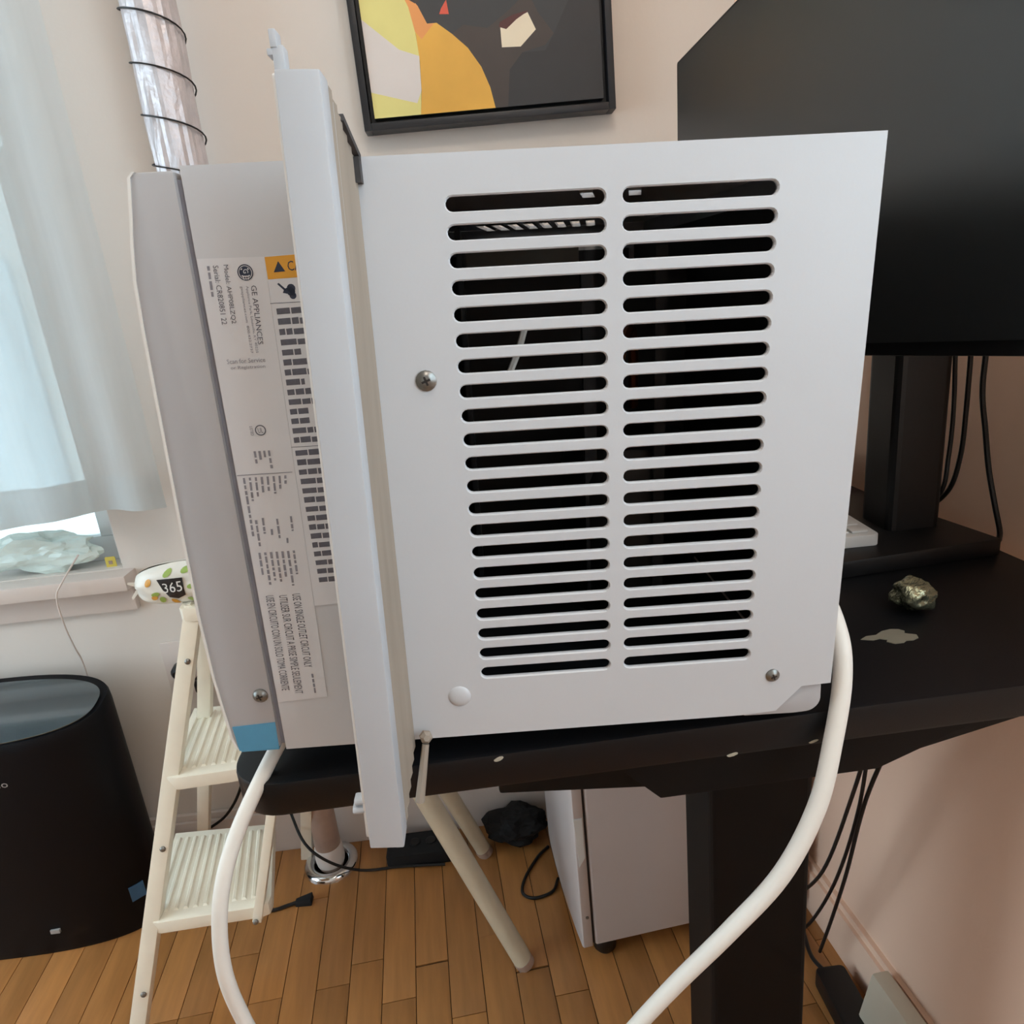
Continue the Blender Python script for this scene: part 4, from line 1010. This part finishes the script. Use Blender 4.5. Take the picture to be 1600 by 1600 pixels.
# door with a scooped grip at the top of its near edge
dr = MB(); dprof = [(x0 - 0.004, 0), (x0 - 0.021, 0)]
dn = 10; lp = [(x0 - 0.004, y0)]
lp.append((x0 - 0.020, y0))
for k in range(dn + 1):
    t = k / dn; lp.append((x0 - 0.022 - 0.005 * math.sin(math.pi * t) ** 0.8, y0 + 0.004 + (y1 - y0 - 0.008) * t))
lp += [(x0 - 0.020, y1), (x0 - 0.004, y1)]
dr.prism(lp, 2, 0, 1, 0.033, 0.60)
door = dr.build('door', 'fridge', fr, bevel=0.0015)
MB().hexa([(x0 - 0.017, y0 - 0.0012, 0.205), (x0 - 0.0065, y0 - 0.0012, 0.222), (x0 - 0.0065, y0 + 0.01, 0.222), (x0 - 0.017, y0 + 0.01, 0.205), (x0 - 0.0205, y0 - 0.0012, 0.30), (x0 - 0.0065, y0 - 0.0012, 0.30), (x0 - 0.0065, y0 + 0.01, 0.30), (x0 - 0.0205, y0 + 0.01, 0.30)]).build('grip', 'sash', door)
MB().lathe([(0.0028, 0.0), (0.0028, 0.001), (0.001, 0.0016)], (x0 - 0.0105, y0 - 0.0003, 0.098), 12, (0, -1, 0)).build('door_screw', 'screw', door, smooth=True)
for x, y in ((x0 + 0.022, y0 + 0.024), (x0 + 0.022, y1 - 0.024), (x1 - 0.022, y0 + 0.024), (x1 - 0.022, y1 - 0.024)):
    MB().lathe([(0.016, 0.0), (0.020, 0.006), (0.020, 0.030), (0.016, 0.0352)], (x, y, 0), 18).build('foot', 'black_plastic', fr, smooth=True)

# ------------------------------------------------------------------ folded stand leaning on the pipe
st = empty('folded_stand', (-0.05, 1.05, 0.0), 'cream tubular folded stand leaning beneath the desk', 'stand')
SO = Vector((-0.05, 1.05, 0.0))
def spart(name, mb, mt='leg_cream'):
    mb.shift(SO); return mb.build(name, mt, st, smooth=True)
A0, A1 = Vector((-0.0270, 0.9200, 0.008)), Vector((-0.335, 1.120, 0.66))
B0, B1 = Vector((-0.0890, 1.1820, 0.008)), Vector((-0.335, 1.190, 0.66))
def lerp(a, b, t): return a + (b - a) * t
spart('leg', MB().tube([A0, lerp(A0, A1, 0.5), A1], [0.0165, 0.0195, 0.0205], 16))
spart('leg', MB().tube([B0, lerp(B0, B1, 0.5), B1], [0.0155, 0.0175, 0.0185], 16))
spart('brace', MB().tube([lerp(A0, A1, 0.36), lerp(B0, B1, 0.62)], 0.008, 10))
spart('cross_bar', MB().tube([lerp(A0, A1, 0.93), lerp(B0, B1, 0.93)], 0.010, 10))
for p in (A0, B0):
    spart('foot_cap', MB().tube([(p.x + 0.003, p.y, 0.0), (p.x - 0.002, p.y, 0.012)], 0.0168, 16), 'pipe_brown')

# ------------------------------------------------------------------ black clutter on the floor
o = blob('cloth_bag', (-0.018, 1.212, 0.0), (0.066, 0.044, 0.036), 'fabric_black', 4, 0.30, 1.8, 2)
tag(o, 'black crumpled cloth bag on the floor behind the stand', 'bag')
ps = empty('power_strip', (-0.215, 1.205, 0.0), 'flat black power strip on the floor by the baseboard', 'power strip')
MB().rbox((-0.075, -0.035, 0.0), (0.075, 0.030, 0.030), 0.006, 3, 'z').build('body', 'fabric_black', ps, bevel=0.003)
for k in range(4): MB().lathe([(0.011, 0.030), (0.011, 0.0315), (0.009, 0.0320)], (-0.05 + k * 0.033, 0, 0), 14).build('socket', 'cable', ps)
pl = empty('loose_plug', (-0.452, 1.112, 0.0), 'loose black plug and cord end on the floor by the ladder', 'plug')
b = MB(); b.hexa([(-0.012, -0.008, 0.0), (0.020, -0.010, 0.0), (0.020, 0.012, 0.0), (-0.012, 0.006, 0.0), (-0.012, -0.005, 0.010), (0.020, -0.008, 0.016), (0.020, 0.010, 0.016), (-0.012, 0.004, 0.010)]); b.build('plug_body', 'fabric_black', pl, bevel=0.0015)
MB().tube(smooth_path([(-0.010, -0.001, 0.005), (-0.030, -0.006, 0.004), (-0.055, -0.012, 0.004), (-0.10, -0.01, 0.004)]), [0.0035] * 25, 8).build('cord', 'cable', pl, smooth=True)
cable('floor_cable', [(-0.485, 1.235, 0.13), (-0.44, 1.160, 0.10), (-0.395, 1.150, 0.055), (-0.34, 1.165, 0.012), (-0.27, 1.17, 0.005), (-0.22, 1.165, 0.006), (-0.17, 1.160, 0.006)], 0.0028, 'black cable running past the pipe to the power strip')
cable('fridge_cable', [(0.045, 1.175, 0.004), (0.020, 1.15, 0.004), (-0.010, 1.10, 0.004), (-0.017, 1.065, 0.004), (0.005, 1.050, 0.004), (0.04, 1.06, 0.004), (0.055, 1.09, 0.004)], 0.003, 'black cable looped on the floor beside the fridge door')
ad = empty('power_adapter', (0.462, 0.765, 0.0), 'black power adapter lying on the floor behind the desk leg', 'adapter')
MB().rbox((-0.026, -0.075, 0.0), (0.022, 0.055, 0.034), 0.008, 3, 'z').build('body', 'black_plastic', ad, bevel=0.004)
MB().tube(smooth_path([(-0.004, 0.05, 0.02), (-0.012, 0.09, 0.012), (-0.002, 0.14, 0.006), (0.006, 0.18, 0.005)]), 0.0035, 8).build('cord', 'cable', ad, smooth=True)
def under(name, pts, r, label): cable(name, pts, r, label)
under('desk_wire', [(0.385, 0.60, 0.786), (0.386, 0.62, 0.70), (0.400, 0.65, 0.60), (0.410, 0.70, 0.46), (0.405, 0.75, 0.30), (0.385, 0.80, 0.20), (0.36, 0.84, 0.12)], 0.0024, 'black wire hanging below the desk, first of three from the leg')
under('desk_wire', [(0.392, 0.60, 0.786), (0.396, 0.63, 0.70), (0.412, 0.67, 0.58), (0.432, 0.72, 0.42), (0.442, 0.78, 0.25), (0.435, 0.83, 0.12), (0.42, 0.87, 0.04)], 0.0024, 'black wire hanging below the desk, middle of three')
under('desk_wire', [(0.425, 0.60, 0.786), (0.428, 0.61, 0.72), (0.428, 0.64, 0.62), (0.430, 0.70, 0.46), (0.445, 0.76, 0.28), (0.455, 0.81, 0.14), (0.455, 0.84, 0.04)], 0.0026, 'black wire hanging below the desk, last of three, nearest the right wall')

# ------------------------------------------------------------------ baseboard heater on the right wall
ht = empty('baseboard_heater', (0.53, 0.70, 0.0), 'cream baseboard heater end at the foot of the right wall', 'heater')
HO = Vector((0.53, 0.70, 0.0))
hp0, hp1 = 0.745, -0.4
def hpt(y, off, z): p = rwall(y, off); return Vector((p.x, p.y, z)) - HO
b = MB(); b.hexa([hpt(hp1, 0.060, 0.03), hpt(hp1, 0.016, 0.03), hpt(hp0, 0.016, 0.03), hpt(hp0, 0.060, 0.03), hpt(hp1, 0.042, 0.11), hpt(hp1, 0.016, 0.11), hpt(hp0, 0.016, 0.11), hpt(hp0, 0.042, 0.11)])
b.build('cover', 'heater', ht, bevel=0.004)
b = MB(); b.hexa([hpt(hp1, 0.052, 0.0), hpt(hp1, 0.018, 0.0), hpt(hp0 - 0.01, 0.018, 0.0), hpt(hp0 - 0.01, 0.052, 0.0), hpt(hp1, 0.052, 0.032), hpt(hp1, 0.018, 0.032), hpt(hp0 - 0.01, 0.018, 0.032), hpt(hp0 - 0.01, 0.052, 0.032)])
b.build('heater_base', 'gasket', ht)
cable('white_lead', [(0.500, 0.45, 0.25), (0.470, 0.50, 0.24), (0.440, 0.54, 0.22), (0.47, 0.56, 0.12), (0.44, 0.60, 0.004)], 0.004, 'white lead crossing the bottom corner by the right wall', 'cord', None, 'cord_white')
